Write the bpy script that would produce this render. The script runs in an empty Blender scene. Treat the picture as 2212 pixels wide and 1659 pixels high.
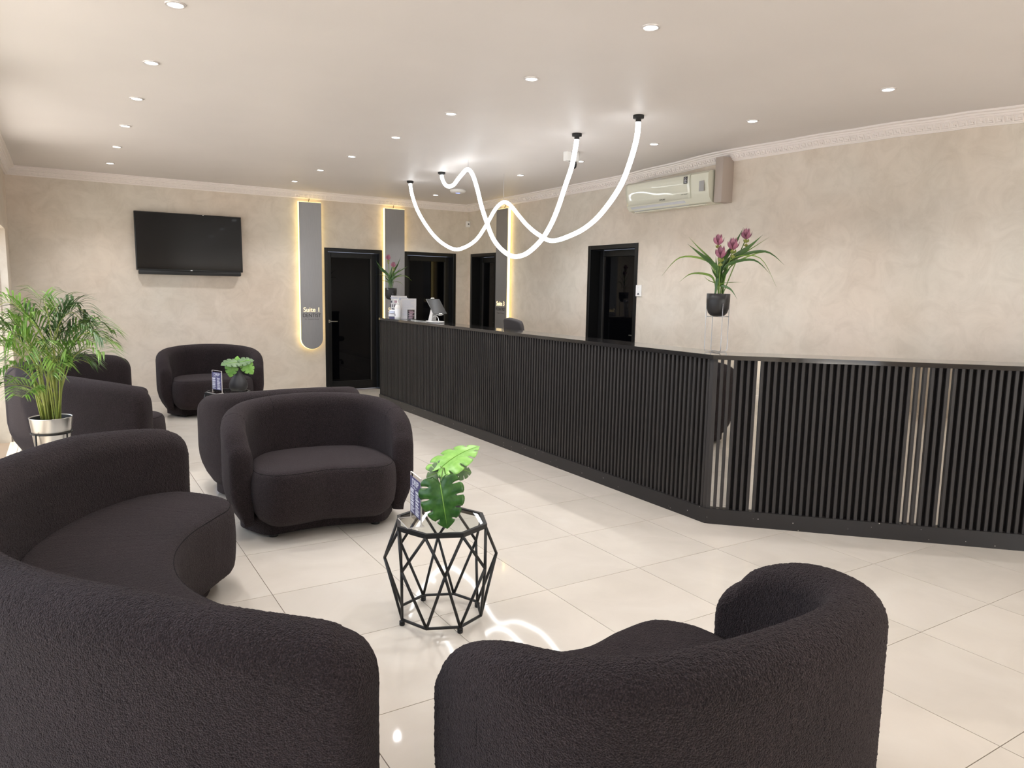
import bpy, bmesh, math, random
from mathutils import Vector, Matrix
random.seed(7)
PI = math.pi
sc = bpy.context.scene
COL = sc.collection

# ------------------------------------------------------------------ camera
F_PX, YAW, PITCH, ROLL, CAM_H = 1567.417, 0.553988, -0.1280818, 0.0184215, 1.4812
def cam_axes():
    cy, sy, cp, sp = math.cos(YAW), math.sin(YAW), math.cos(PITCH), math.sin(PITCH)
    f = Vector((sy*cp, cy*cp, sp)); r = Vector((cy, -sy, 0)); u = r.cross(f)
    c, s = math.cos(ROLL), math.sin(ROLL)
    return c*r + s*u, -s*r + c*u, f
cr, cu, cf = cam_axes()
cam_d = bpy.data.cameras.new('camera'); cam = bpy.data.objects.new('camera', cam_d); COL.objects.link(cam)
cam_d.sensor_fit = 'HORIZONTAL'; cam_d.sensor_width = 36.0; cam_d.lens = F_PX/2212*36
cam_d.clip_start = 0.02; cam_d.clip_end = 200
cam.matrix_world = Matrix(((cr.x, cu.x, -cf.x, 0), (cr.y, cu.y, -cf.y, 0), (cr.z, cu.z, -cf.z, CAM_H), (0, 0, 0, 1)))
sc.camera = cam

# ------------------------------------------------------------------ world, daylight, exposure
sc.view_settings.view_transform = 'Standard'
sc.view_settings.look = 'None'
sc.view_settings.exposure = 1.12
sc.view_settings.gamma = 1.0
sc.view_settings.use_curve_mapping = False
sc.cycles.use_denoising = True
sc.cycles.max_bounces = 10
sc.cycles.diffuse_bounces = 5
sc.cycles.glossy_bounces = 5
sc.cycles.transparent_max_bounces = 12
sc.cycles.sample_clamp_indirect = 6.0
sc.cycles.caustics_reflective = False
sc.cycles.caustics_refractive = False

world = bpy.data.worlds.new('sky'); sc.world = world
world.use_nodes = True
bg = world.node_tree.nodes['Background']
bg.inputs[0].default_value = (0.72, 0.80, 1.0, 1); bg.inputs[1].default_value = 1.0

def area_light(name, loc, aim, sx, sy, watts, col):
    d = bpy.data.lights.new(name, 'AREA'); d.shape = 'RECTANGLE'; d.size = sx; d.size_y = sy
    d.energy = watts; d.color = col
    o = bpy.data.objects.new(name, d); COL.objects.link(o); o.location = loc
    v = (Vector(aim) - Vector(loc)).normalized()
    o.rotation_euler = v.to_track_quat('-Z', 'Y').to_euler()
    return o
# sunlit pavement bounce and open sky outside the shopfront glazing on the left, glazing behind the camera
area_light('pavement_bounce', (-3.0, 4.9, 0.10), (0.6, 4.9, 2.3), 9.5, 2.6, 80, (1.0, 0.91, 0.83))
area_light('street_daylight', (-1.3, 4.9, 1.7), (1.5, 4.9, 0.9), 9.0, 1.6, 34, (0.86, 0.90, 1.0))
area_light('front_paving_bounce', (.35, -3.15, .15), (.5, -1.0, 2.3), 1.4, .7, 45, (1.0, 0.91, 0.84))
area_light('front_daylight', (3.9, -3.0, 1.7), (4.2, 2.0, .5), 2.2, 2.0, 75, (1.0, 0.95, 0.92))

sd = bpy.data.lights.new('sun', 'SUN'); sd.energy = 6; sd.angle = math.radians(.6); sd.color = (1.0, .88, .74)
sun = bpy.data.objects.new('sun', sd); COL.objects.link(sun); sun.location = (-4, 0, 9)
sun.rotation_euler = Vector((.19, .16, -1.0)).to_track_quat('-Z', 'Y').to_euler()     # high sun grazing the left glazing

# ------------------------------------------------------------------ helpers
def link(o, parent=None):
    COL.objects.link(o)
    if parent is not None: o.parent = parent
    return o
def shade(me, smooth):
    for p in me.polygons: p.use_smooth = smooth
def finish(name, bm, mat, parent=None, smooth=False, loc=None, recalc=True):
    if recalc: bmesh.ops.recalc_face_normals(bm, faces=bm.faces)
    me = bpy.data.meshes.new(name); bm.to_mesh(me); bm.free()
    if mat is not None: me.materials.append(mat)
    shade(me, smooth)
    if smooth == 'auto': pass
    o = bpy.data.objects.new(name, me)
    if loc is not None: o.location = loc
    return link(o, parent)
def auto_smooth(o, deg=35):
    me = o.data
    for p in me.polygons: p.use_smooth = True
    bm = bmesh.new(); bm.from_mesh(me)
    for e in bm.edges:
        if len(e.link_faces) == 2 and e.calc_face_angle(0) > math.radians(deg): e.smooth = False
    bm.to_mesh(me); bm.free()
    return o
def thing(name, label, cat, loc=(0, 0, 0), rz=0, group=None):
    o = bpy.data.objects.new(name, None); o.empty_display_size = 0.05
    o.location = loc; o.rotation_euler = (0, 0, rz); link(o)
    o['label'] = label; o['category'] = cat
    if group: o['group'] = group
    return o
def tag(o, label, cat, group=None):
    o['label'] = label; o['category'] = cat
    if group: o['group'] = group
    return o
def struct(o, label=None):
    o['kind'] = 'structure'
    if label: o['label'] = label
    return o
def copy_tree(o, parent=None):
    c = o.copy(); COL.objects.link(c)
    c.parent = parent
    for ch in list(o.children): copy_tree(ch, c)
    return c
def new(): return bmesh.new()
def box(bm, x0, x1, y0, y1, z0, z1, M=None):
    vs = [bm.verts.new(Vector(p) if M is None else M @ Vector(p)) for p in
          ((x0,y0,z0),(x1,y0,z0),(x1,y1,z0),(x0,y1,z0),(x0,y0,z1),(x1,y0,z1),(x1,y1,z1),(x0,y1,z1))]
    return [bm.faces.new([vs[i] for i in f]) for f in ((0,3,2,1),(4,5,6,7),(0,1,5,4),(1,2,6,5),(2,3,7,6),(3,0,4,7))]
def bevel_all(bm, w, seg=2):
    bmesh.ops.bevel(bm, geom=list(bm.edges), offset=w, segments=seg, affect='EDGES', profile=0.5)
def bbox_obj(name, dims, mat, parent=None, bev=0.0, seg=2):
    bm = new(); box(bm, *dims)
    if bev: bevel_all(bm, bev, seg)
    o = finish(name, bm, mat, parent, bool(bev))
    if bev: auto_smooth(o, 40)
    return o
def tube(bm, pts, r, n=8, closed=False, caps=True):
    pts = [Vector(p) for p in pts]; N = len(pts)
    rad = r if isinstance(r, (list, tuple)) else [r]*N
    T = []
    for i in range(N):
        a = pts[i-1] if (i > 0 or closed) else pts[i]; b = pts[(i+1) % N] if (i < N-1 or closed) else pts[i]
        T.append((b-a).normalized())
    up = Vector((0, 0, 1)) if abs(T[0].z) < 0.9 else Vector((1, 0, 0))
    nrm = (up - T[0]*up.dot(T[0])).normalized()
    rings = []
    for i in range(N):
        nrm = (nrm - T[i]*nrm.dot(T[i])).normalized(); b = T[i].cross(nrm)
        rings.append([bm.verts.new(pts[i] + (nrm*math.cos(2*PI*k/n) + b*math.sin(2*PI*k/n))*rad[i]) for k in range(n)])
    for i in range(N if closed else N-1):
        A, B = rings[i], rings[(i+1) % N]
        for k in range(n): bm.faces.new((A[k], A[(k+1) % n], B[(k+1) % n], B[k]))
    if caps and not closed:
        bm.faces.new(rings[0][::-1]); bm.faces.new(rings[-1])
def lathe(bm, prof, n=32, cx=0, cy=0, cap0=True, cap1=True):
    rings = [[bm.verts.new((cx + r*math.cos(2*PI*k/n), cy + r*math.sin(2*PI*k/n), z)) for k in range(n)] for r, z in prof]
    for A, B in zip(rings, rings[1:]):
        for k in range(n): bm.faces.new((A[k], A[(k+1) % n], B[(k+1) % n], B[k]))
    if cap0: bm.faces.new(rings[0][::-1])
    if cap1: bm.faces.new(rings[-1])
def catmull(P, sub, closed=False):
    P = [Vector(p) for p in P]; n = len(P); out = []
    for i in range(n if closed else n-1):
        if closed: p0, p1, p2, p3 = P[(i-1) % n], P[i], P[(i+1) % n], P[(i+2) % n]
        else: p0, p1, p2, p3 = P[max(i-1, 0)], P[i], P[i+1], P[min(i+2, n-1)]
        for k in range(sub):
            t = k/sub
            out.append(0.5*((2*p1) + (p2-p0)*t + (2*p0-5*p1+4*p2-p3)*t*t + (3*p1-p0-3*p2+p3)*t**3))
    if not closed: out.append(P[-1])
    return out
def text_mesh(name, body, size, mat, parent, M, extrude=0.0, align='CENTER', width=None, spacing=1.0):
    cu_ = bpy.data.curves.new(name, 'FONT'); cu_.body = body; cu_.size = size; cu_.extrude = extrude
    cu_.align_x = align; cu_.resolution_u = 3; cu_.space_character = spacing
    tmp = bpy.data.objects.new('text_tmp', cu_); COL.objects.link(tmp)
    dg = bpy.context.evaluated_depsgraph_get(); dg.update()
    me = bpy.data.meshes.new_from_object(tmp.evaluated_get(dg))
    bpy.data.objects.remove(tmp); bpy.data.curves.remove(cu_)
    if width:
        xs = [v.co.x for v in me.vertices]; k = width/max(1e-6, max(xs)-min(xs))
        for v in me.vertices: v.co.x *= k
    me.transform(M); me.materials.clear(); me.materials.append(mat)
    o = bpy.data.objects.new(name, me); return link(o, parent)
# frames that put text (x right, y up, z out of the face) on a wall
def face_minus_y(x, y, z): return Matrix.Translation((x, y, z)) @ Matrix(((1,0,0,0),(0,0,-1,0),(0,1,0,0),(0,0,0,1)))
def face_minus_x(x, y, z): return Matrix.Translation((x, y, z)) @ Matrix(((0,0,-1,0),(-1,0,0,0),(0,1,0,0),(0,0,0,1)))

# ------------------------------------------------------------------ materials
def mat(name, col=(.5, .5, .5), rough=.5, metal=0, spec=.5, emit=None, estr=0, coat=0, sheen=0, trans=0, ior=1.45):
    m = bpy.data.materials.new(name); m.use_nodes = True
    b = m.node_tree.nodes['Principled BSDF']
    b.inputs['Base Color'].default_value = (*col, 1); b.inputs['Roughness'].default_value = rough
    b.inputs['Metallic'].default_value = metal; b.inputs['Specular IOR Level'].default_value = spec
    b.inputs['Coat Weight'].default_value = coat; b.inputs['IOR'].default_value = ior
    b.inputs['Sheen Weight'].default_value = sheen; b.inputs['Transmission Weight'].default_value = trans
    if emit: b.inputs['Emission Color'].default_value = (*emit, 1); b.inputs['Emission Strength'].default_value = estr
    return m
def nd(m, t, **kw):
    n = m.node_tree.nodes.new(t)
    for k, v in kw.items(): setattr(n, k, v)
    return n
def lk(m, a, b): m.node_tree.links.new(a, b)
def coords(m, scale=(1, 1, 1), kind='Object'):
    tc = nd(m, 'ShaderNodeTexCoord'); mp = nd(m, 'ShaderNodeMapping'); mp.inputs['Scale'].default_value = scale
    lk(m, tc.outputs[kind], mp.inputs[0]); return mp.outputs[0]
def noise_tex(m, vec, scale, detail=4, rough=.55, dist=0):
    n = nd(m, 'ShaderNodeTexNoise'); n.inputs['Scale'].default_value = scale; n.inputs['Detail'].default_value = detail
    n.inputs['Roughness'].default_value = rough; n.inputs['Distortion'].default_value = dist
    lk(m, vec, n.inputs['Vector']); return n.outputs['Fac']
def ramp(m, fac, stops):
    r = nd(m, 'ShaderNodeValToRGB'); e = r.color_ramp.elements
    while len(e) < len(stops): e.new(0.5)
    for el, (p, c) in zip(e, stops): el.position = p; el.color = (*c, 1)
    lk(m, fac, r.inputs[0]); return r.outputs[0]
def mixc(m, fac, a, b, mode='MIX'):
    x = nd(m, 'ShaderNodeMix', data_type='RGBA', blend_type=mode)
    if isinstance(fac, float): x.inputs[0].default_value = fac
    else: lk(m, fac, x.inputs[0])
    for s, v in ((6, a), (7, b)):
        if isinstance(v, tuple): x.inputs[s].default_value = (*v, 1)
        else: lk(m, v, x.inputs[s])
    return x.outputs[2]
def bump(m, h, strength, dist):
    b = nd(m, 'ShaderNodeBump'); b.inputs['Strength'].default_value = strength; b.inputs['Distance'].default_value = dist
    lk(m, h, b.inputs['Height']); lk(m, b.outputs[0], m.node_tree.nodes['Principled BSDF'].inputs['Normal'])
def base(m, c): lk(m, c, m.node_tree.nodes['Principled BSDF'].inputs['Base Color'])

def plaster():
    m = mat('venetian_plaster', rough=.55, spec=.35)
    v = coords(m)
    big = ramp(m, noise_tex(m, v, 1.1, 5, .6, .6), [(.3, (.590, .532, .450)), (.5, (.650, .593, .510)), (.7, (.695, .640, .562))])
    mid = ramp(m, noise_tex(m, coords(m, (1, 1, 1.1)), 4.5, 7, .68, 1.0), [(.30, (.89, .88, .865)), (.55, (1, 1, 1)), (.75, (1.05, 1.05, 1.045))])
    warm = ramp(m, noise_tex(m, v, .7, 3, .5), [(.4, (1, 1, 1)), (.65, (1.03, .97, .935))])
    c = mixc(m, 1.0, mixc(m, 1.0, big, mid, 'MULTIPLY'), warm, 'MULTIPLY')
    base(m, c)
    bump(m, noise_tex(m, coords(m, (1, 1, 2.2)), 14, 6, .6, .5), .10, .01)
    return m
M_WALL = plaster()
def ceiling_mat():
    m = mat('ceiling_paint', rough=.5, spec=.3)
    base(m, ramp(m, noise_tex(m, coords(m), .8, 3), [(.3, (.665, .628, .607)), (.7, (.71, .67, .648))]))
    bump(m, noise_tex(m, coords(m), 2.2, 2), .06, .03)
    return m
M_CEIL = ceiling_mat()
M_CORNICE = mat('cornice_plaster', (.82, .76, .72), .5)
def tile_mat():
    m = mat('polished_porcelain', rough=.045, spec=.55)
    oi = nd(m, 'ShaderNodeObjectInfo')
    tc = nd(m, 'ShaderNodeTexCoord'); ad = nd(m, 'ShaderNodeVectorMath', operation='ADD')
    cb = nd(m, 'ShaderNodeCombineXYZ'); mu = nd(m, 'ShaderNodeMath', operation='MULTIPLY'); mu.inputs[1].default_value = 37.0
    lk(m, oi.outputs['Random'], mu.inputs[0]); lk(m, mu.outputs[0], cb.inputs[2]); lk(m, tc.outputs['Object'], ad.inputs[0]); lk(m, cb.outputs[0], ad.inputs[1])
    n = noise_tex(m, ad.outputs[0], 1.7, 5, .55, .8)
    c = ramp(m, n, [(.3, (.585, .532, .462)), (.55, (.625, .570, .498)), (.75, (.65, .60, .53))])
    rr = ramp(m, oi.outputs['Random'], [(0, (.965, .965, .96)), (1, (1.02, 1.015, 1.01))])
    base(m, mixc(m, 1.0, c, rr, 'MULTIPLY'))
    return m
M_TILE = tile_mat()
M_GROUT = mat('tile_grout', (.20, .155, .12), .8)
M_SKIRT = mat('stone_skirting', (.62, .56, .49), .3)
def boucle():
    m = mat('charcoal_boucle', rough=.95, spec=.12, sheen=.10)
    b = m.node_tree.nodes['Principled BSDF']; b.inputs['Sheen Roughness'].default_value = .5; b.inputs['Sheen Tint'].default_value = (.80, .72, .74, 1)
    v = coords(m)
    n = noise_tex(m, v, 260, 3, .6, .4); n2 = noise_tex(m, v, 4, 3)
    vo = nd(m, 'ShaderNodeTexVoronoi'); vo.inputs['Scale'].default_value = 240; lk(m, v, vo.inputs['Vector'])
    c = ramp(m, n, [(.32, (.0100, .0070, .0073)), (.52, (.0215, .0155, .0161)), (.72, (.0530, .0390, .0404))])
    c = mixc(m, 1.0, c, ramp(m, n2, [(.3, (.88, .88, .88)), (.7, (1.1, 1.08, 1.1))]), 'MULTIPLY')
    base(m, c)
    mx = nd(m, 'ShaderNodeMath', operation='SUBTRACT'); lk(m, n, mx.inputs[0]); lk(m, vo.outputs['Distance'], mx.inputs[1])
    bump(m, mx.outputs[0], .9, .005)
    return m
M_BOUCLE = boucle()
M_SEAMB = mat('boucle_seam', (.0085, .0072, .0074), .95, spec=.08)
M_PIPING = mat('charcoal_piping', (.016, .0135, .0135), .95, spec=.1)
M_PLASTIC_BLACK = mat('black_plastic', (.012, .012, .012), .5)
def slat_mat():
    m = mat('black_stained_slat', rough=.5, spec=.35)
    base(m, ramp(m, noise_tex(m, coords(m, (30, 30, 1.2)), 4, 4), [(.3, (.026, .0232, .0225)), (.7, (.037, .033, .0315))]))
    return m
M_SLAT = slat_mat()
M_BACKING = mat('black_backing', (.012, .0105, .0105), .6, spec=.2)
def plinth_mat():
    m = mat('speckled_black_plinth', rough=.35, spec=.4)
    v = coords(m)
    vo = nd(m, 'ShaderNodeTexVoronoi'); vo.inputs['Scale'].default_value = 26; lk(m, v, vo.inputs['Vector'])
    sp = ramp(m, vo.outputs['Distance'], [(.0, (1, 1, 1)), (.075, (1, 1, 1)), (.095, (0, 0, 0))])
    pick = ramp(m, noise_tex(m, v, 9, 1), [(.47, (0, 0, 0)), (.52, (1, 1, 1))])
    fac = mixc(m, 1.0, sp, pick, 'MULTIPLY')
    base(m, mixc(m, fac, (.020, .018, .018), (.5, .46, .42)))
    return m
M_PLINTH = plinth_mat()
M_TOP = mat('polished_black_stone', (.022, .020, .019), .07, spec=.55, coat=.3)
M_MIRROR = mat('mirror_strip', (.56, .555, .545), .02, metal=1)
M_DOORFRAME = mat('black_aluminium', (.006, .006, .006), .35, spec=.35)
M_DOORGLASS = mat('black_door_glass', (.0015, .0015, .002), .02, spec=.17)
M_STEEL = mat('satin_steel', (.55, .54, .52), .3, metal=1)
M_WIRE = mat('grey_wire', (.42, .43, .45), .35, metal=1)
M_POTBLACK = mat('matte_black_ceramic', (.014, .013, .013), .42)
M_VASE = mat('matte_charcoal_vase', (.030, .029, .031), .45)
M_SOIL = mat('potting_soil', (.02, .014, .010), .95)
M_WHITE = mat('white_plastic', (.80, .79, .77), .35)
M_WHITEMETAL = mat('white_metal', (.78, .76, .74), .3)
M_GREYPLASTIC = mat('grey_plastic', (.35, .34, .33), .4)
def brushed():
    m = mat('brushed_silver', (.62, .60, .57), .32, metal=1)
    bump(m, noise_tex(m, coords(m, (1, 1, 40)), 10, 3), .08, .003); return m
M_SILVER = brushed()
def sign_mat():
    m = mat('satin_grey_panel', rough=.42, metal=.55)
    base(m, ramp(m, noise_tex(m, coords(m, (60, 60, 1.5)), 5, 3), [(.3, (.285, .28, .285)), (.7, (.315, .31, .315))]))
    return m
M_SIGN = sign_mat()
M_HALO = mat('halo_led', (.9, .8, .5), .5, emit=(1.0, .76, .30), estr=1.3)
M_LETTER = mat('lit_letters', (.9, .75, .45), .5, emit=(1.0, .76, .42), estr=.62)
M_DARKTEXT = mat('dark_lettering', (.03, .028, .028), .5)
M_GREYTEXT = mat('grey_lettering', (.12, .11, .11), .5)
M_TUBE = mat('led_tube_glow', (.9, .92, .95), .5, emit=(.93, .97, 1.0), estr=3.0)
M_LENS = mat('downlight_lens', (.9, .9, .9), .4, emit=(.92, .96, 1.0), estr=7.0)
M_RING = mat('downlight_ring', (.66, .62, .60), .3, metal=.4)
M_ACWHITE = mat('ivory_plastic', (.66, .645, .53), .25)
M_ACGLOSS = mat('glossy_ivory_panel', (.68, .67, .56), .035, spec=.6, coat=.5)
M_ACFLAP = mat('pale_blue_flap', (.60, .61, .64), .2)
M_TRUNK = mat('taupe_trunking', (.40, .335, .29), .5)
M_TVSCREEN = mat('tv_screen', (.004, .004, .0045), .06, spec=.4)
M_TVBODY = mat('tv_body', (.012, .012, .012), .35)
M_CHROME = mat('chrome', (.7, .7, .7), .12, metal=1)
def clear_glass(name, tint, refl=.06):
    m = bpy.data.materials.new(name); m.use_nodes = True; nt = m.node_tree
    for n in list(nt.nodes): nt.nodes.remove(n)
    o = nt.nodes.new('ShaderNodeOutputMaterial'); t = nt.nodes.new('ShaderNodeBsdfTransparent'); t.inputs[0].default_value = (*tint, 1)
    g = nt.nodes.new('ShaderNodeBsdfGlossy'); g.inputs['Roughness'].default_value = .01
    fr = nt.nodes.new('ShaderNodeFresnel'); fr.inputs[0].default_value = 1.45
    ge = nt.nodes.new('ShaderNodeNewGeometry'); om = nt.nodes.new('ShaderNodeMath'); om.operation = 'SUBTRACT'; om.inputs[0].default_value = 1; nt.links.new(ge.outputs['Backfacing'], om.inputs[1])
    mu = nt.nodes.new('ShaderNodeMath'); mu.operation = 'MULTIPLY'; nt.links.new(fr.outputs[0], mu.inputs[0]); nt.links.new(om.outputs[0], mu.inputs[1])
    mx = nt.nodes.new('ShaderNodeMixShader'); nt.links.new(mu.outputs[0], mx.inputs[0]); nt.links.new(t.outputs[0], mx.inputs[1]); nt.links.new(g.outputs[0], mx.inputs[2])
    nt.links.new(mx.outputs[0], o.inputs[0]); return m
M_GLASS = clear_glass('clear_glass', (.95, .97, .96))
M_ACRYLIC = clear_glass('clear_acrylic', (.90, .89, .88))
M_ACRYLIC_EDGE = mat('acrylic_edge', (.80, .76, .72), .2)
def leaf_mat(name, lo, hi, rough=.35, scale=30):
    m = mat(name, rough=rough, spec=.5)
    oi = nd(m, 'ShaderNodeObjectInfo')
    c = ramp(m, noise_tex(m, coords(m), scale, 3), [(.3, lo), (.7, hi)])
    rr = ramp(m, oi.outputs['Random'], [(0, (.82, .85, .8)), (1, (1.2, 1.15, 1.1))])
    base(m, mixc(m, 1.0, c, rr, 'MULTIPLY'))
    b = m.node_tree.nodes['Principled BSDF']
    b.inputs['Transmission Weight'].default_value = 0.0
    return m
M_PALM = leaf_mat('palm_leaf', (.085, .19, .025), (.20, .34, .06), .4, 12)
M_PALMDARK = leaf_mat('palm_leaf_dark', (.035, .085, .022), (.075, .15, .04), .4, 12)
M_PALMSTEM = leaf_mat('palm_cane', (.20, .27, .05), (.36, .37, .10), .4, 14)
M_CURC = leaf_mat('ginger_leaf', (.030, .075, .020), (.070, .15, .035), .35, 14)
M_CURCLIGHT = leaf_mat('ginger_stem', (.10, .19, .03), (.20, .30, .06), .4, 14)
M_PINK = leaf_mat('pink_bract', (.26, .085, .15), (.42, .17, .25), .5, 30)
M_BRACT = leaf_mat('green_bract', (.16, .22, .05), (.30, .30, .08), .5, 30)
M_MONST = leaf_mat('monstera_leaf', (.024, .085, .018), (.070, .18, .038), .24, 26)
M_MONSTLIGHT = leaf_mat('monstera_young_leaf', (.15, .36, .06), (.26, .50, .12), .35, 26)
M_MONSTGREY = leaf_mat('monstera_leaf_underside', (.075, .14, .065), (.13, .20, .10), .45, 26)
M_VEIN = mat('leaf_vein', (.22, .42, .07), .4)
M_CARD = mat('purple_card', (.085, .08, .175), .4)
M_PAPER = mat('white_paper', (.86, .86, .88), .6)
M_BLUEPAPER = mat('pale_blue_print', (.48, .53, .66), .6)
M_INK = mat('black_print', (.05, .05, .07), .6)
M_PINKINK = mat('pink_print', (.55, .36, .42), .6)
M_BLACKCARD = mat('black_card', (.025, .022, .024), .4)
M_WHITETEXT = mat('white_print', (.82, .82, .86), .5)
M_BLUELED = mat('blue_led', (.1, .15, .8), .4, emit=(.25, .32, 1.0), estr=1.2)
M_SHADOWDARK = mat('dark_recess', (.01, .01, .01), .8)
M_PAVE = mat('street_paving', (.45, .40, .35), .8)
M_OFFICE = mat('grey_office_fabric', (.052, .046, .045), .8)

# ------------------------------------------------------------------ room shell
XL, XR, YB, YF, H = -0.48, 5.40, 10.08, -2.60, 2.76
D1 = (3.13, 3.98); D2 = (4.325, 5.178); D3 = (9.22, 9.995); D4 = (6.15, 7.037); DTOP = 2.025
def wall_with_holes(name, axis, lo, hi, t0, t1, holes, ztop=2.80):
    """axis 'x': wall runs along x, thickness in y t0..t1 ; axis 'y': runs along y."""
    bm = new(); br = sorted({lo, hi, *[h[0] for h in holes], *[h[1] for h in holes]})
    def cell(a, b, z0, z1):
        if axis == 'x': box(bm, a, b, t0, t1, z0, z1)
        else: box(bm, t0, t1, a, b, z0, z1)
    for a, b in zip(br, br[1:]):
        h = next((h for h in holes if h[0] <= a + 1e-6 and h[1] >= b - 1e-6), None)
        if h is None: cell(a, b, -0.02, ztop)
        else:
            cell(a, b, h[3], ztop)
            if h[2] > 0: cell(a, b, -0.02, h[2])
    bmesh.ops.remove_doubles(bm, verts=bm.verts, dist=1e-5)
    return struct(finish(name, bm, M_WALL, recalc=False))
WINS_L = [(0.30, 2.75, 0.0, 2.60), (3.10, 5.45, 0.0, 2.60), (5.80, 8.05, 0.0, 2.60), (8.35, 9.47, 0.0, 2.03)]; WIN_F = (2.75, 5.05, 0.0, 2.30); WIN_G = (-.35, 1.05, 0.0, 2.30)
wall_with_holes('wall_back', 'x', XL-.22, XR+.22, YB, YB+.22, [(*D1, 0, DTOP), (*D2, 0, DTOP)])
wall_with_holes('wall_right', 'y', YF, YB, XR, XR+.22, [(*D3, 0, DTOP), (*D4, 0, DTOP)])
wall_with_holes('wall_left', 'y', YF, YB, XL-.22, XL, WINS_L)
wall_with_holes('wall_front', 'x', XL-.22, XR+.22, YF-.22, YF, [WIN_F, WIN_G])

def wave(y):          # the plaster above the counter wall is not quite level
    P = [(-3, -.06), (2.0, -.05), (2.44, -.037), (2.77, -.014), (3.44, .014), (4.02, .033), (4.98, .05), (5.76, .024), (6.5, .002), (10.2, 0)]
    for (a, va), (b, vb) in zip(P, P[1:]):
        if a <= y <= b:
            t = (y-a)/(b-a); t = t*t*(3-2*t); return va + (vb-va)*t*.999
    return 0
def ceil_z(x, y):
    t = min(1, max(0, (x-4.55)/.70)); return H + wave(y)*t*t*(3-2*t)
bm = new(); xs = [XL-.22 + i*(XR-XL+.44)/40 for i in range(41)]; ys = [YF-.22 + j*(YB-YF+.44)/80 for j in range(81)]
g = [[bm.verts.new((x, y, ceil_z(x, y))) for y in ys] for x in xs]
for i in range(40):
    for j in range(80): bm.faces.new((g[i][j], g[i][j+1], g[i+1][j+1], g[i+1][j]))
box(bm, XL-.22, XR+.22, YF-.22, YB+.22, 2.86, 2.94)
struct(finish('ceiling', bm, M_CEIL, smooth=True, recalc=False))

# floor slab with one object per porcelain tile
bm = new(); box(bm, XL-.22, XR+.22, YF-.22, YB+.22, -.12, -.0035)
floor = struct(finish('floor', bm, M_GROUT))
OX, OY, TS, GAP = 0.7928, 4.0471, 0.6, 0.0032
bm = new(); box(bm, -.5, .5, -.5, .5, -.010, 0)
tile_me = bpy.data.meshes.new('floor_tile'); bm.to_mesh(tile_me); bm.free(); tile_me.materials.append(M_TILE)
for i in range(-4, 10):
    for j in range(-13, 12):
        x0, x1 = max(OX+TS*i, XL), min(OX+TS*(i+1), XR); y0, y1 = max(OY+TS*j, YF), min(OY+TS*(j+1), YB)
        if x1-x0 < .02 or y1-y0 < .02: continue
        o = bpy.data.objects.new('floor_tile', tile_me); o.location = ((x0+x1)/2, (y0+y1)/2, 0)
        o.scale = (x1-x0-GAP, y1-y0-GAP, 1); link(o, floor)

# skirting
def skirting(name, dims): return struct(bbox_obj(name, dims, M_SKIRT))
bm = new()
for a, b in ((XL, D1[0]), (D1[1], D2[0]), (D2[1], XR)): box(bm, a, b, YB-.012, YB, 0, .085)
struct(finish('baseboard_back', bm, M_SKIRT))
bm = new()
for a, b in ((YF, D4[0]), (D4[1], D3[0]), (D3[1], YB)): box(bm, XR-.012, XR, a, b, 0, .085)
struct(finish('baseboard_right', bm, M_SKIRT))
bm = new(); 
for a, b in zip([YF]+[w[1] for w in WINS_L], [w[0] for w in WINS_L]+[YB]): box(bm, XL, XL+.012, a, b, 0, .085)
struct(finish('baseboard_left', bm, M_SKIRT))

# cornice with a Greek key band
CORN = [(0, 0), (.012, 0), (.015, .007), (.021, .009), (.050, .056), (.057, .058), (.060, .066), (.074, .069), (.078, .079), (.100, .083), (.100, .096)]
def cornice(name, along, n0, n1, toW, off):
    """toW(s, d, z) -> world ; off(s) vertical shift."""
    bm = new(); N = 90; rows = []
    for i in range(N+1):
        s = n0 + (n1-n0)*i/N
        rows.append([bm.verts.new(toW(s, d, H-.096 + z + off(s) - (.0 if z < .09 else -.004))) for d, z in CORN] + [bm.verts.new(toW(s, 0, H + off(s)+.004))])
    for A, B in zip(rows, rows[1:]):
        for k in range(len(A)-1): bm.faces.new((A[k], A[k+1], B[k+1], B[k]))
    o = struct(finish(name, bm, M_CORNICE)); auto_smooth(o, 20)
    bm = new(); P = .0585; cnt = int((n1-n0)/P)
    u0 = Vector((.021, .009)); uv = (Vector((.050, .056)) - u0); L = uv.length; uv /= L; nv = Vector((uv.y, -uv.x))
    def bar(s0, s1, a0, a1):
        vs = []
        for h_ in (-.001, .0075):
            for s, a in ((s0, a0), (s1, a0), (s1, a1), (s0, a1)):
                q = u0 + uv*(a*L) + nv*h_
                vs.append(bm.verts.new(toW(s, q.x, H-.096 + q.y + off(s))))
        for f in ((4,5,6,7), (0,1,5,4), (1,2,6,5), (2,3,7,6), (3,0,4,7)): bm.faces.new([vs[i] for i in f])
    for k in range(cnt):
        s = n0 + k*P; w = P*.13
        bar(s, s+w, .08, .92); bar(s+w, s+P*.72, .78, .92); bar(s+P*.59, s+P*.72, .34, .78); bar(s+P*.30, s+P*.59, .34, .48)
        bar(s+w, s+P, .08, .20)
    k = finish('greek_key_band', bm, M_CORNICE, o); k['kind'] = 'stuff'
    return o
cornice('trim_1', 'x', XL, XR, lambda s, d, z: Vector((s, YB-d, z)), lambda s: wave(YB-.01))
cornice('trim_2', 'y', YF, YB, lambda s, d, z: Vector((XR-d, s, z)), wave)
cornice('trim_3', 'y', YF, YB, lambda s, d, z: Vector((XL+d, s, z)), lambda s: 0)

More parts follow.
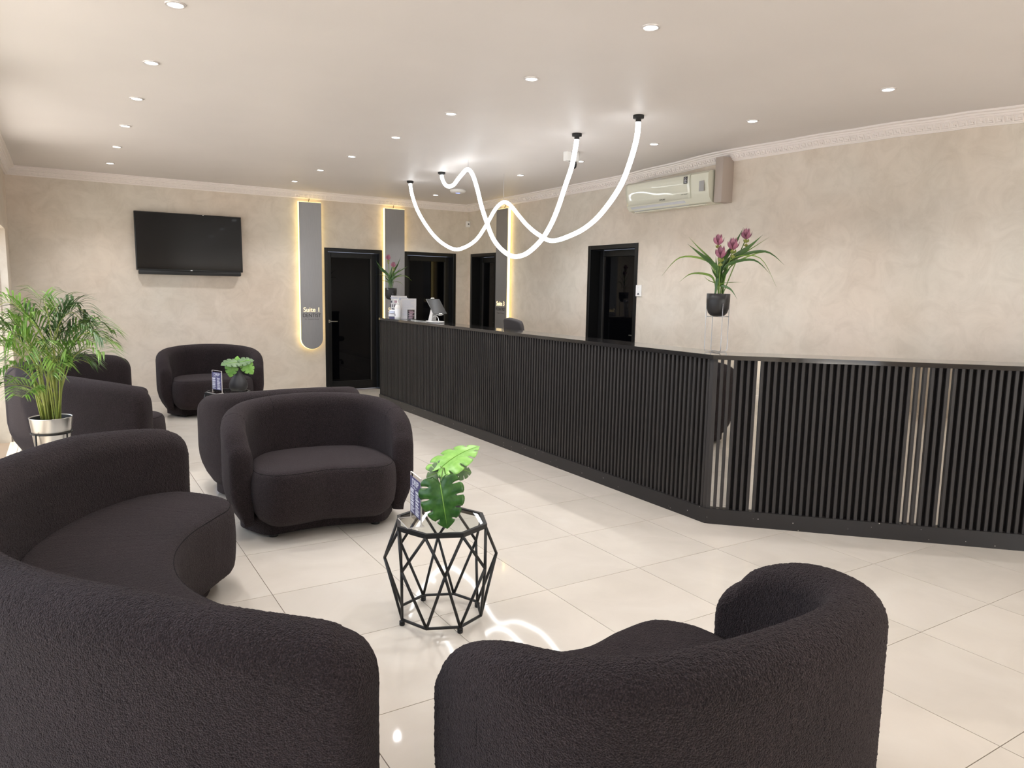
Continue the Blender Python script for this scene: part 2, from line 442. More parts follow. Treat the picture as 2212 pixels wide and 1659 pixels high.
# glazing on the left wall and behind the camera
def glazing(name, axis, lo, hi, z1, pos, n, label):
    fr = new(); w = .05
    def bar(a, b, z0, zz): box(fr, a, b, pos-.03, pos+.03, z0, zz) if axis == 'x' else box(fr, pos-.03, pos+.03, a, b, z0, zz)
    bar(lo, hi, z1-w, z1); bar(lo, hi, 0, w)
    for k in range(n+1):
        c = lo + (hi-lo)*k/n; a = min(max(c-w/2, lo), hi-w); bar(a, a+w, w, z1-w)
    o = struct(finish(name, fr, M_DOORFRAME), label)
    for k in range(n):
        a = lo+(hi-lo)*k/n+.03; b = lo+(hi-lo)*(k+1)/n-.03
        gl = new(); box(gl, a, b, pos-.004, pos+.004, .05, z1-.05) if axis == 'x' else box(gl, pos-.004, pos+.004, a, b, .05, z1-.05)
        finish('glass_pane', gl, M_GLASS, o)
for k_, (a_, b_, _z, t_) in enumerate(WINS_L): glazing('window_%d' % (k_+4), 'y', a_, b_, t_, XL-.18, 2 if k_ < 3 else 1, 'black framed shopfront glazing in the left wall, opening %d from the entrance' % (k_+1))
glazing('window_2', 'x', WIN_F[0], WIN_F[1], WIN_F[3], YF-.18, 2, 'black framed glazing behind the waiting area')
glazing('window_3', 'x', WIN_G[0], WIN_G[1], WIN_G[3], YF-.18, 1, 'black framed glass entrance behind the crescent sofa')
bm = new(); box(bm, -9, XL-.22, -9, 14, -.14, -.03); box(bm, XL-.22, 12, -9, YF-.22, -.14, -.03)
struct(finish('street_pavement', bm, M_PAVE))

# doors: black frame, recessed leaf, black glass
def door(name, label, w, Mx, hinge=1, depth=.10, handle=True):
    root = bpy.data.objects.new(name, None); link(root); root.matrix_world = Mx; struct(root, label)
    h = DTOP; fw = .048
    def part(nm, boxes, m, bev=.003):
        b = new()
        for q in boxes: box(b, *q)
        if bev: bevel_all(b, bev, 1)
        return finish(nm, b, m, root)
    # local: x across (0..w), y into the wall, z up
    part('door_frame', [(0, fw, -.012, .20, 0, h), (w-fw, w, -.012, .20, 0, h), (fw, w-fw, -.012, .20, h-fw, h)], M_DOORFRAME)
    a, b = fw+.004, w-fw-.004; st = .075; z0, z1 = .012, h-fw-.004
    leaf = part('door_leaf', [(a, a+st, depth, depth+.045, z0, z1), (b-st, b, depth, depth+.045, z0, z1), (a+st, b-st, depth, depth+.045, z1-st, z1), (a+st, b-st, depth, depth+.045, z0, z0+.12)], M_DOORFRAME)
    gl = new(); box(gl, a+st, b-st, depth+.018, depth+.028, z0+.12, z1-st); finish('glass_panel', gl, M_DOORGLASS, root)
    part('glazing_bead', [(b-st-.016 if hinge > 0 else a+st, b-st if hinge > 0 else a+st+.016, depth-.004, depth+.02, z0+.12, z1-st)], mat('grey_bead', (.075, .072, .07), .3, metal=.6), 0)
    if handle:
        hx = a+.035 if hinge > 0 else b-.035; sg = 1 if hinge > 0 else -1
        t = new(); lathe(t, [(.022, 0), (.022, .008)], 16)
        bmesh.ops.rotate(t, verts=t.verts, matrix=Matrix.Rotation(PI/2, 3, 'X')); bmesh.ops.translate(t, verts=t.verts, vec=(hx, depth, 1.0))
        tube(t, [(hx, depth, 1.0), (hx, depth-.045, 1.0), (hx+sg*.02, depth-.05, 1.0), (hx+sg*.11, depth-.05, 1.0)], .006, 8)
        finish('door_handle', t, M_STEEL, root, True)
    return root
door('door_1', 'tall black glass door between the first and second lit wall panels', D1[1]-D1[0], Matrix.Translation((D1[0], YB, 0)))
door('door_2', 'black glass door left of the room corner, behind the tablet stand', D2[1]-D2[0], Matrix.Translation((D2[0], YB, 0)))
RX = Matrix(((0, 1, 0, 0), (-1, 0, 0, 0), (0, 0, 1, 0), (0, 0, 0, 1)))
door('door_3', 'narrow-looking black door on the counter wall beside the corner', D3[1]-D3[0], Matrix.Translation((XR, D3[1], 0)) @ RX, hinge=-1, depth=.13)
door('door_4', 'black glass door on the counter wall below the air conditioner', D4[1]-D4[0], Matrix.Translation((XR, D4[1], 0)) @ RX, hinge=-1, depth=.13)

# ------------------------------------------------------------------ reception counter
CT = 1.10; CORNER = Vector((3.49, 3.225, 0)); LM = 5.735; LA = 2.69; S2 = math.sqrt(.5)
counter = thing('reception_counter', 'long black slatted reception counter that bends towards the right wall', 'counter', (CORNER.x, CORNER.y, 0))
# local frames: main run s from corner along +y, outward -x ; angled run s along (+,-), outward (-,-)
def run(dirv, outv):
    d, o = Vector(dirv), Vector(outv)
    return Matrix(((d.x, -o.x, 0, 0), (d.y, -o.y, 0, 0), (0, 0, 1, 0), (0, 0, 0, 1)))   # (s, depth-in, z)
R_MAIN = run((0, -1, 0), (-1, 0, 0)); R_ANG = run((S2, -S2, 0), (-S2, -S2, 0))   # main run uses negative s
DEP = .295; tn = math.tan(math.radians(22.5))
def counter_prism(bm, d0, d1, z0, z1):
    """two mitred boxes following the bend, from depth d0 to depth d1 behind the front line"""
    for R_, e0, e1, sg in ((R_MAIN, LM, LM, -1), (R_ANG, LA-d0, LA-d1, 1)):
        cs = [(sg*d0*tn, d0), (sg*e0, d0), (sg*e1, d1), (sg*d1*tn, d1)]
        vs = [bm.verts.new(R_ @ Vector((s, d, z))) for z in (z0, z1) for s, d in cs]
        for f in ((3,2,1,0), (4,5,6,7), (0,1,5,4), (1,2,6,5), (2,3,7,6), (3,0,4,7)): bm.faces.new([vs[i] for i in f])
bm = new(); counter_prism(bm, .046, DEP-.01, 0, CT-.028); finish('counter_body', bm, M_BACKING, counter)
bm = new(); counter_prism(bm, 0, DEP, CT-.028, CT); finish('worktop', bm, M_TOP, counter)
bm = new(); counter_prism(bm, 0.0, .050, 0, .10); finish('plinth', bm, M_PLINTH, counter)
PITCH_S, SW, SD = .0403, .0195, .020
bm = new(); box(bm, 0, SW, .012, .047, .10, CT-.028)
bmesh.ops.bevel(bm, geom=[e for e in bm.edges if abs(e.verts[0].co.z-e.verts[1].co.z) > .5], offset=.002, segments=1, affect='EDGES')
bmesh.ops.recalc_face_normals(bm, faces=bm.faces)
slat_me = bpy.data.meshes.new('slat'); bm.to_mesh(slat_me); bm.free(); slat_me.materials.append(M_SLAT)
bm = new(); box(bm, 0, PITCH_S-SW+.002, .030, .032, .10, CT-.03)
mir_me = bpy.data.meshes.new('mirror_strip'); bm.to_mesh(mir_me); bm.free(); mir_me.materials.append(M_MIRROR)
def place_slat(me, name, R_, s):
    o = bpy.data.objects.new(name, me); o.matrix_local = R_ @ Matrix.Translation((s, 0, 0)); link(o, counter)
for k in range(int((LM-.05)/PITCH_S)): place_slat(slat_me, 'slat', R_MAIN, -(.040+k*PITCH_S)-SW)
for k in range(int((LA-.09)/PITCH_S)): place_slat(slat_me, 'slat', R_ANG, .0485+k*PITCH_S)
for k in (0, 1, 2, 6, 28, 29, 30, 33): place_slat(mir_me, 'mirror_strip', R_ANG, .0485+k*PITCH_S-(PITCH_S-SW)-.001)
for k in (4, 11, 14, 45): place_slat(mir_me, 'mirror_strip', R_MAIN, -(.040+k*PITCH_S)-.001)
bm = new()
for R_, s0, s1 in ((R_MAIN, -.036, -.012*tn), (R_ANG, .012*tn, .030)): box(bm, s0, s1, .012, .047, .10, CT-.028, R_)
finish('corner_post', bm, M_SLAT, counter)
bm = new(); box(bm, -LM, -LM+.006, .012, DEP-.01, 0, CT-.028, R_MAIN); finish('end_panel', bm, M_SLAT, counter)

def smooth(t): t = max(0, min(1, t)); return t*t*(3-2*t)
# ------------------------------------------------------------------ seating
def rings_to_mesh(bm, rings, closed_section=True, cap=True):
    V = [[bm.verts.new(p) for p in r] for r in rings]; n = len(V[0])
    for A, B in zip(V, V[1:]):
        for k in range(n): bm.faces.new((A[k], A[(k+1) % n], B[(k+1) % n], B[k]))
    if cap:
        bm.faces.new(V[0][::-1]); bm.faces.new(V[-1])
def section(h, t, zb, k):
    """closed ring (n outward, z); k sets resolution"""
    r = t/2; pts = []
    for i in range(k): pts.append((-r, zb + (h-r-zb)*i/k))
    for i in range(k+1):
        a = PI - PI*i/k; pts.append((r*math.cos(a), h-r + r*1.02*math.sin(a)))
    for i in range(1, k+1):
        z = (h-r) + (zb-(h-r))*i/k
        q = max(0, 1-(z-zb)/.26); pts.append((r - .085*q**2.2, z))
    return pts
def end_drop(a, r): return 0 if a >= r else r*(1-math.sqrt(max(0, 1-(1-a/r)**2)))
def shell_mesh(path, hs, ts, zb=.09, k=8, nose=.075, rnd=.11):
    P = [Vector((p[0], p[1], 0)) for p in path]; N = len(P); rings = []
    if not isinstance(ts, list): ts = [ts]*N
    LL = [0]
    for a, b in zip(P, P[1:]): LL.append(LL[-1] + (b-a).length)
    hs = [h - end_drop(min(l, LL[-1]-l) + nose, rnd) for h, l in zip(hs, LL)]
    def lift_at(u, h): return 1 - (end_drop(nose*(1-math.sin(u)), rnd) - end_drop(nose, rnd))/(h-zb)
    def ring(c, tan, h, t, scale=1.0, lift=1.0):
        nrm = Vector((tan.y, -tan.x, 0))
        return [c + nrm*(n*scale) + Vector((0, 0, zb + (z-zb)*lift + (1-scale)*.0)) for n, z in section(h, t, zb, k)]
    for i in range(N):
        tan = (P[min(i+1, N-1)] - P[max(i-1, 0)]).normalized()
        if i == 0:
            for j in range(8, 0, -1):
                u = j/8*PI/2; rings.append(ring(P[0] - tan*nose*math.sin(u), tan, hs[0], ts[0], max(.03, math.cos(u)**.75), lift_at(u, hs[0])))
        rings.append(ring(P[i], tan, hs[i], ts[i]))
        if i == N-1:
            for j in range(1, 9):
                u = j/8*PI/2; rings.append(ring(P[-1] + tan*nose*math.sin(u), tan, hs[-1], ts[-1], max(.03, math.cos(u)**.75), lift_at(u, hs[-1])))
    bm = new(); rings_to_mesh(bm, rings); return bm
def cushion_mesh(poly, z0, z1, r=.05, sub=6, inset_b=.05, rise=.05):
    C = catmull([(p[0], p[1], 0) for p in poly], sub, True); n = len(C)
    area = sum(C[i].x*C[(i+1) % n].y - C[(i+1) % n].x*C[i].y for i in range(n))
    sg = 1 if area > 0 else -1
    nr = []
    for i in range(n):
        t = (C[(i+1) % n]-C[i-1]).normalized(); nr.append(Vector((t.y, -t.x, 0))*sg)
    rings = []
    def ring(off, z): rings.append([C[i] + nr[i]*off + Vector((0, 0, z)) for i in range(n)])
    for j in range(5):
        a = j/4*PI/2; ring(-inset_b*(1-math.sin(a)), z0 + rise*(1-math.cos(a)))
    for j in range(1, 6): ring(.006*math.sin(PI*j/6), z0+rise + (z1-r-z0-rise)*j/6)
    for j in range(1, 7):
        a = j/6*PI/2; ring(-r*(1-math.cos(a)), z1-r + r*math.sin(a))
    ring(-r-.03, z1+.004)
    bm = new(); V = [[bm.verts.new(p) for p in q] for q in rings]
    for A, B in zip(V, V[1:]):
        for k in range(n): bm.faces.new((A[k], A[(k+1) % n], B[(k+1) % n], B[k]))
    bm.faces.new(V[0][::-1]); bm.faces.new(V[-1])
    bmesh.ops.triangulate(bm, faces=[f for f in bm.faces if len(f.verts) > 4])
    seam = [C[i] - nr[i]*(r*.30) + Vector((0, 0, z1 - r*.30)) for i in range(n)]
    return bm, seam
def fuzzy(o, size, strength):
    tx = bpy.data.textures.new('boucle_loops', 'CLOUDS'); tx.noise_scale = size; tx.noise_depth = 1
    md = o.modifiers.new('boucle_relief', 'DISPLACE'); md.texture = tx; md.texture_coords = 'LOCAL'; md.strength = strength; md.mid_level = .5
def seat_piece(name, label, cat, loc, rz, path, hs, t, seat, base_poly, feet, group, k=8, sub=6, fuzz=False, nose=.075, tuck=(.05, .05), seams=()):
    root = thing(name, label, cat, loc, rz, group)
    b = finish('back_shell', shell_mesh(path, hs, t, k=k, nose=nose), M_BOUCLE, root, True)
    for f_ in seams:
        i = int(f_*(len(path)-1)); pa, pb = Vector((path[i-1][0], path[i-1][1], 0)), Vector((path[i+1][0], path[i+1][1], 0)); tg = (pb-pa).normalized(); nn = Vector((tg.y, -tg.x, 0))
        tt = t[i] if isinstance(t, list) else t; c_ = Vector((path[i][0], path[i][1], 0))
        bm = new(); tube(bm, [c_ + nn*q + Vector((0, 0, z)) for q, z in section(hs[i]-.0012, tt-.0024, .09, 10)[3:24]], (.0010 if fuzz else .0016), 5); finish('seam', bm, M_SEAMB, b, True)
    bm, seam = cushion_mesh(seat, .085, .43, .055, sub, *tuck)
    s = finish('seat', bm, M_BOUCLE, root, True)
    bm = new(); tube(bm, seam, .0022, 5, True); finish('piping', bm, M_PIPING, s, True)
    C = catmull([(p[0], p[1], 0) for p in base_poly], 5, True); n = len(C)
    bm = new(); lo = [bm.verts.new(p+Vector((0, 0, .022))) for p in C]; hi = [bm.verts.new(p+Vector((0, 0, .12))) for p in C]
    for i in range(n): bm.faces.new((lo[i], lo[(i+1) % n], hi[(i+1) % n], hi[i]))
    bm.faces.new(lo[::-1]); bm.faces.new(hi); bmesh.ops.triangulate(bm, faces=[f for f in bm.faces if len(f.verts) > 4])
    finish('base', bm, M_BOUCLE, root, False)
    for fx, fy in feet:
        bm = new(); lathe(bm, [(.025, 0), (.027, .004), (.027, .03)], 14, fx, fy); finish('foot', bm, M_PLASTIC_BLACK, root, True)
    if fuzz:
        fuzzy(b, .0085, .0050); fuzzy(s, .0085, .0036)
    return root
# swivel tub chair, facing local -y
def resample(P, n):
    P = [Vector((p[0], p[1], 0)) for p in P]; L = [0]
    for a, b in zip(P, P[1:]): L.append(L[-1] + (b-a).length)
    out, j = [], 0
    for i in range(n):
        d = L[-1]*i/(n-1)
        while j < len(L)-2 and L[j+1] < d: j += 1
        out.append(P[j].lerp(P[j+1], min(1, (d-L[j])/(L[j+1]-L[j]))))
    return out, L[-1]
TUB_CURVE = [(.484, -.205), (.503, -.095), (.500, .02), (.468, .150), (.395, .260), (.272, .332), (.135, .364), (0, .372)]
TUB_CURVE = TUB_CURVE + [(-x, y) for x, y in TUB_CURVE[-2::-1]]
def tub_path(n): return resample(catmull([(x, y, 0) for x, y in TUB_CURVE], 12), n)[0]
def tub_h(n):
    Lt = resample(catmull([(x, y, 0) for x, y in TUB_CURVE], 12), 10)[1]; out = []
    for i in range(n):
        s_ = i/(n-1); d = min(s_, 1-s_)*Lt; e = min(1, d/.12)
        out.append(.590 + .045*math.sin(PI/2*min(1, d/.30)) + .142*math.sin(PI*min(1, max(0, (s_-.02)/.96)))**.55)
    return out
TUB_SEAT = [(.42, -.04), (.432, -.17), (.405, -.30), (.31, -.392), (.16, -.385), (0, -.350), (-.16, -.385), (-.31, -.392), (-.405, -.30), (-.432, -.17), (-.42, -.04), (-.40, .08), (-.31, .23), (-.15, .295), (0, .31), (.15, .295), (.31, .23), (.40, .08)]
TUB_BASE = [(.475, .03), (.435, -.09), (.34, -.225), (.17, -.205), (0, -.19), (-.17, -.205), (-.34, -.225), (-.435, -.09), (-.475, .03), (-.43, .18), (-.27, .31), (0, .35), (.27, .31), (.43, .18)]
TUB_FEET = [(.31, -.185), (-.31, -.185), (.28, .19), (-.28, .19)]
GRP = None
def tub(label, loc, rz, n=60, k=8, sub=6, fuzz=False):
    return seat_piece('tub_chair', label, 'armchair', loc, rz, tub_path(n), tub_h(n), [.135 + .020*smooth(min(i, n-1-i)/(n-1)/.26) for i in range(n)], TUB_SEAT, TUB_BASE, TUB_FEET, 'charcoal boucle tub chairs', k, sub, fuzz, .040, (.12, .14), (.13, .66, .87))
chairB = tub('charcoal boucle tub chair facing us, behind the glass-topped wire table', (1.33, 4.45, 0), math.radians(-6))
def another(src, label, loc, rz):
    c = copy_tree(src); c['label'] = label; c.location = loc; c.rotation_euler = (0, 0, rz); return c
another(chairB, 'charcoal boucle tub chair against the back wall under the television', (1.43, 8.98, 0), math.radians(-3))
another(chairB, 'charcoal boucle tub chair turned away, back to back with another tub chair', (1.35, 5.42, 0), PI)
tub('charcoal boucle tub chair seen from behind in the right foreground', (1.285, 1.305, 0), math.radians(179), 420, 105, 34, True)

# crescent sofa along the glazing, opening towards local +x
def sofa_path(n):
    R0, xc, a = 1.485, 1.135, math.radians(63.5); out = []
    for i in range(n):
        f = a - 2*a*i/(n-1); out.append((xc - R0*math.cos(f), R0*math.sin(f)))
    return out
def sofa_h(n): return [.705 + .070*min(1, (min(i, n-1-i)/(n-1))/.16)**.6 for i in range(n)]
half = [(-.24, 0), (-.20, .40), (-.11, .70), (.05, .97), (.26, 1.13), (.46, 1.16), (.60, 1.05), (.685, .88), (.66, .72), (.565, .59), (.44, .42), (.355, .22)]
SOFA_SEAT = half + [(.325, 0)] + [(x, -y) for x, y in half[:0:-1]]
SOFA_BASE = [(-.30, 0), (-.25, .5), (-.10, .85), (.16, 1.12), (.40, 1.10), (.56, .92), (.53, .68), (.34, .40), (.25, 0)]
SOFA_BASE = SOFA_BASE + [(x, -y) for x, y in SOFA_BASE[-2:0:-1]]
SOFA_FEET = [(.44, .95), (.44, -.95), (-.15, .45), (-.15, -.45)]
def sofa(label, loc, rz, n, k, sub, fuzz):
    return seat_piece('crescent_sofa', label, 'sofa', loc, rz, sofa_path(n), sofa_h(n), .20, SOFA_SEAT, SOFA_BASE, SOFA_FEET, 'charcoal boucle crescent sofas', k, sub, fuzz, .085, (.05, .05), (.30, .70))
sofa('charcoal boucle crescent sofa in the left foreground, facing the wire table', (0, 2.85, 0), math.radians(1.2), 700, 105, 30, True)
sofa('charcoal boucle crescent sofa in the far left, half hidden behind the potted palm', (0, 7.40, 0), math.radians(-1), 90, 8, 6, False)

# ------------------------------------------------------------------ octagonal wire tables
def wire_table(label, loc, rz=0):
    root = thing('wire_side_table', label, 'table', loc, rz, 'octagonal wire side tables')
    RT, RM, RB, ZT, ZM, ZB = .213, .252, .190, .446, .288, .026
    P = lambda r, a, z: Vector((r*math.cos(a), r*math.sin(a), z))
    A = [math.radians(45*k) for k in range(8)]; B = [math.radians(45*k+22.5) for k in range(8)]
    bm = new()
    for k in range(8):        # flat bar ring with a rebate for the glass
        a, b = A[k], A[(k+1) % 8]
        o0, o1, i0, i1 = P(RT, a, 0), P(RT, b, 0), P(RT-.017, a, 0), P(RT-.017, b, 0)
        vs = [bm.verts.new(p + Vector((0, 0, z))) for z in (ZT-.010, ZT+.010) for p in (o0, o1, i1, i0)]
        for f in ((3,2,1,0), (4,5,6,7), (0,1,5,4), (2,3,7,6)): bm.faces.new([vs[i] for i in f])
    bmesh.ops.remove_doubles(bm, verts=bm.verts, dist=1e-5); finish('top_ring', bm, M_PLASTIC_BLACK, root)
    bm = new(); lo = [bm.verts.new(P(RT-.018, a, ZT+.001)) for a in A]; hi = [bm.verts.new(P(RT-.018, a, ZT+.007)) for a in A]
    bm.faces.new(lo[::-1]); bm.faces.new(hi)
    for k in range(8): bm.faces.new((lo[k], lo[(k+1) % 8], hi[(k+1) % 8], hi[k]))
    finish('glass_top', bm, M_GLASS, root)
    for k in range(8):
        m = P(RM, B[k], ZM)
        for q in (P(RT-.006, A[k], ZT-.008), P(RT-.006, A[(k+1) % 8], ZT-.008)):
            bm = new(); tube(bm, [q, m], .0066, 8); finish('upper_rod', bm, M_PLASTIC_BLACK, root, True)
        for q in (P(RB, A[k], ZB), P(RB, A[(k+1) % 8], ZB)):
            bm = new(); tube(bm, [m, q], .0066, 8); finish('lower_rod', bm, M_PLASTIC_BLACK, root, True)
    bm = new(); tube(bm, [P(RB, a, ZB) for a in A], .0070, 8, True); finish('bottom_ring', bm, M_PLASTIC_BLACK, root, True)
    for k in (0, 2, 4, 6):
        bm = new(); q = P(RB, A[k], 0); lathe(bm, [(.011, .0), (.0125, .003), (.0125, .010), (.010, .012), (.0125, .014), (.0125, .020), (.006, .024)], 14, q.x, q.y)
        finish('foot', bm, M_PLASTIC_BLACK, root, True)
    return root
T1 = (1.40, 2.845, 0); T2 = (1.33, 7.42, 0)
wire_table('black octagonal wire table with glass top, in front of the tub chair', T1)
wire_table('black octagonal wire table mostly hidden behind the two tub chairs', T2)

def menu_stand(label, loc, rz):
    root = thing('menu_stand', label, 'menu holder', loc, rz, 'acrylic menu stands')
    # local: face looks along -y; card width .10, height .20
    bm = new(); box(bm, -.075, .075, -.002, .002, .004, .213); finish('acrylic_sheet', bm, M_ACRYLIC, root)
    bm = new(); box(bm, -.075, .075, -.060, .015, 0, .004); finish('acrylic_foot', bm, M_ACRYLIC, root)
    bm = new()
    for q in ((-.0765, -.075, -.003, .003, .004, .214), (.075, .0765, -.003, .003, .004, .214), (-.0765, .0765, -.003, .003, .213, .2145),
              (-.075, .075, -.062, -.060, 0, .004), (-.0765, -.075, -.062, .015, 0, .004), (.075, .0765, -.062, .015, 0, .004)): box(bm, *q)
    finish('polished_edge', bm, M_ACRYLIC_EDGE, root)
    bm = new(); box(bm, -.073, .073, -.0042, -.0026, .030, .198); card = finish('menu_card', bm, M_CARD, root)
    text_mesh('printed_title', 'DRIP', .040, M_WHITETEXT, card, face_minus_y(.002, -.0046, .163), .0002, width=.092)
    bm = new(); rnd = random.Random(5)
    tube(bm, [(-.055, -.0048, .153), (-.042, -.0048, .158), (-.030, -.0048, .150), (-.016, -.0048, .157), (.0, -.0048, .150), (.02, -.0048, .156)], .0007, 4)
    for c0 in (-.068, .006):
        z = .143
        while z > .036:
            big = rnd.random() < .18; w = (.046 if big else .026+.034*rnd.random()); hh = .0042 if big else .0017
            x = c0
            while x < c0+w:
                ww = min(.004+.006*rnd.random(), c0+w-x); box(bm, x, x+ww, -.0047, -.0041, z, z+hh); x += ww+.0013
            z -= hh + .0024
    finish('printed_lines', bm, M_WHITETEXT, card)
    return root
menu_stand('purple drip menu in acrylic stand on the near wire table', (1.285, 2.865, .4545), math.radians(-97))
menu_stand('purple drip menu in acrylic stand on the far wire table', (1.225, 7.36, .4545), math.radians(-66))

# ------------------------------------------------------------------ monstera in vases
def smooth(t): t = max(0, min(1, t)); return t*t*(3-2*t)
def monstera_leaf(name, size, M, m, parent, nlobe=6, slit=.55, curl=.22):
    """midrib along +Y, face +Z; built of lobes separated by slits"""
    bm = new()
    out = catmull([(.02, -.02, 0), (.16, -.19, 0), (.36, -.17, 0), (.50, .02, 0), (.525, .28, 0), (.45, .56, 0), (.28, .80, 0), (.10, .96, 0), (.0, 1.04, 0)], 12)
    L = [0]
    for a, b in zip(out, out[1:]): L.append(L[-1] + (b-a).length)
    def edge(t):
        d = t*L[-1]
        for i in range(len(L)-1):
            if L[i+1] >= d: f = (d-L[i])/max(1e-9, L[i+1]-L[i]); return out[i].lerp(out[i+1], f)
        return out[-1]
    def root(t): return Vector((0, .0 + .92*max(0, (t-.18)/.82)**1.0, 0))
    nu, nv = 9, 5
    def lift(x, y, w):
        r = abs(x); return -curl*(y-.35)**2*.9 - r*r*.32 + .055*r/(.2+r) + .018*math.sin(w*PI)*smooth(r*4)
    for side in (1, -1):
        for l in range(nlobe):
            t0, t1 = l/nlobe, (l+1)/nlobe; grid = []
            for i in range(nu+1):
                u = i/nu; row = []
                cut = 0 if u < slit else .075*smooth((u-slit)/(.35*(1-slit)))
                lo = cut if l > 0 else 0; hi = 1-cut if l < nlobe-1 else 1
                for j in range(nv+1):
                    w = lo + (hi-lo)*j/nv; t = t0 + (t1-t0)*w
                    p = root(t).lerp(edge(t), u*(1 - .07*(abs(j/nv-.5)*2)**3*smooth((u-.6)/.4)))
                    sag = Vector((0, -.05*math.sin(PI*u)*(1-t), 0))
                    p = p + sag
                    row.append(bm.verts.new((side*p.x, p.y, lift(p.x, p.y, j/nv))))
                grid.append(row)
            for i in range(nu):
                for j in range(nv):
                    f = (grid[i][j], grid[i+1][j], grid[i+1][j+1], grid[i][j+1]); bm.faces.new(f if side > 0 else f[::-1])
    bmesh.ops.remove_doubles(bm, verts=bm.verts, dist=.0015)
    bmesh.ops.scale(bm, vec=(size, size, size), verts=bm.verts); bmesh.ops.transform(bm, matrix=M, verts=bm.verts)
    o = finish(name, bm, m, parent, True)
    sm = o.modifiers.new('thickness', 'SOLIDIFY'); sm.thickness = .0012
    bm = new(); tube(bm, [M @ (Vector((0, y, lift(0, y, 0)+.008))*size) for y in (0, .2, .4, .6, .8, .98)], [.0028, .0024, .002, .0016, .0012, .0006], 6)
    finish('midrib', bm, M_VEIN, o, True)
    return o
def leaf_frame(origin, tip, face):
    """matrix: +Y to tip direction, +Z as close to face as possible"""
    y = (Vector(tip)-Vector(origin)).normalized(); z = Vector(face); z = (z - y*z.dot(y)).normalized(); x = y.cross(z)
    return Matrix(((x.x, y.x, z.x, origin[0]), (x.y, y.y, z.y, origin[1]), (x.z, y.z, z.z, origin[2]), (0, 0, 0, 1)))
def vase(root, s=1.0):
    bm = new()
    prof = [(.045, 0), (.070, .004), (.086, .030), (.088, .060), (.078, .095), (.058, .130), (.038, .165), (.026, .195), (.021, .225), (.023, .240), (.018, .240), (.016, .222), (.020, .190)]
    lathe(bm, [(r*s, z*s) for r, z in prof], 36); finish('vase', bm, M_VASE, root, True)
def stem(root, a, b, c, r=.0026):
    bm = new(); tube(bm, catmull([a, b, c], 6), r, 6); finish('stem', bm, M_CURCLIGHT, root, True)
# near vase: local axes = world axes
v1 = thing('monstera_vase', 'black teardrop vase of monstera leaves on the near wire table', 'vase', (1.445, 2.895, .4548), 0, 'vases of monstera leaves')
vase(v1, .80)
tocam = (Vector((0, 0, 1.48)) - Vector((1.4, 2.8, .6))).normalized()
o1 = Vector((-.108, -.165, .198)); monstera_leaf('large_leaf', .188, leaf_frame(o1, o1+Vector((.012, -.045, -.18)), tocam), M_MONST, v1)
stem(v1, (0, 0, .18), (-.05, -.08, .245), tuple(o1))
o2 = Vector((-.005, .045, .218)); monstera_leaf('young_leaf', .222, leaf_frame(o2, o2+Vector((.22, .02, .100)), Vector((-.42, -.12, .88))), M_MONSTLIGHT, v1, 6, .55, .3)
stem(v1, (0, 0, .18), (.0, .02, .21), tuple(o2))
o3 = Vector((.055, .05, .203)); monstera_leaf('side_leaf', .112, leaf_frame(o3, o3+Vector((.115, .0, -.03)), Vector((-.1, -.75, .65))), M_MONSTGREY, v1)
stem(v1, (0, 0, .18), (.0, .01, .20), tuple(o3))
o4 = Vector((.035, .05, .203)); monstera_leaf('side_leaf', .105, leaf_frame(o4, o4+Vector((-.11, .01, -.03)), Vector((-.2, -.75, .65))), M_MONSTGREY, v1)
stem(v1, (0, 0, .18), (-.01, .01, .20), tuple(o4))
v2 = thing('monstera_vase', 'black teardrop vase with three pale green leaves on the far wire table', 'vase', (1.435, 7.44, .4548), 0, 'vases of monstera leaves')
vase(v2, 1.0)
for org, tip, fc, sz, m in (((-.02, -.03, .285), (-.14, -.06, .275), (.1, -.45, .9), .15, M_MONSTGREY), ((.015, -.02, .285), (.13, -.03, .30), (-.1, -.55, .85), .13, M_MONSTGREY),
                            ((.06, -.03, .265), (.125, -.05, .17), (-.2, -.9, .3), .125, M_MONSTLIGHT), ((-.06, -.04, .26), (-.085, -.05, .14), (-.1, -.9, .2), .12, M_MONSTLIGHT),
                            ((-.005, .01, .28), (.005, .02, .35), (0, -1, .2), .06, M_MONSTLIGHT)):
    monstera_leaf('leaf', sz, leaf_frame(org, tip, Vector(fc)), m, v2, 5, .6); stem(v2, (0, 0, .225), (org[0]*.4, org[1]*.4, .26), org, .002)

# ------------------------------------------------------------------ flowering plants on the counter
def strip_leaf(bm, pts, w, fold=.25, side=None):
    """lanceolate strip along pts, width w at widest, V fold"""
    C = catmull(pts, 5); n = len(C); rows = []
    for i, p in enumerate(C):
        t = i/(n-1); tan = (C[min(i+1, n-1)]-C[max(i-1, 0)]).normalized()
        s = tan.cross(Vector((0, 0, 1)))
        if side is not None: s = Vector(side) - tan*Vector(side).dot(tan)
        if s.length < 1e-3: s = Vector((1, 0, 0))
        s.normalize(); nn = s.cross(tan)
        ww = w*.5*(smooth(t/.5)*.86+.14)*(1-smooth((t-.5)/.5)**1.2) + .0004
        rows.append([bm.verts.new(p - s*ww + nn*ww*fold), bm.verts.new(p), bm.verts.new(p + s*ww + nn*ww*fold)])
    for A, B in zip(rows, rows[1:]):
        for k in (0, 1): bm.faces.new((A[k], A[k+1], B[k+1], B[k]))
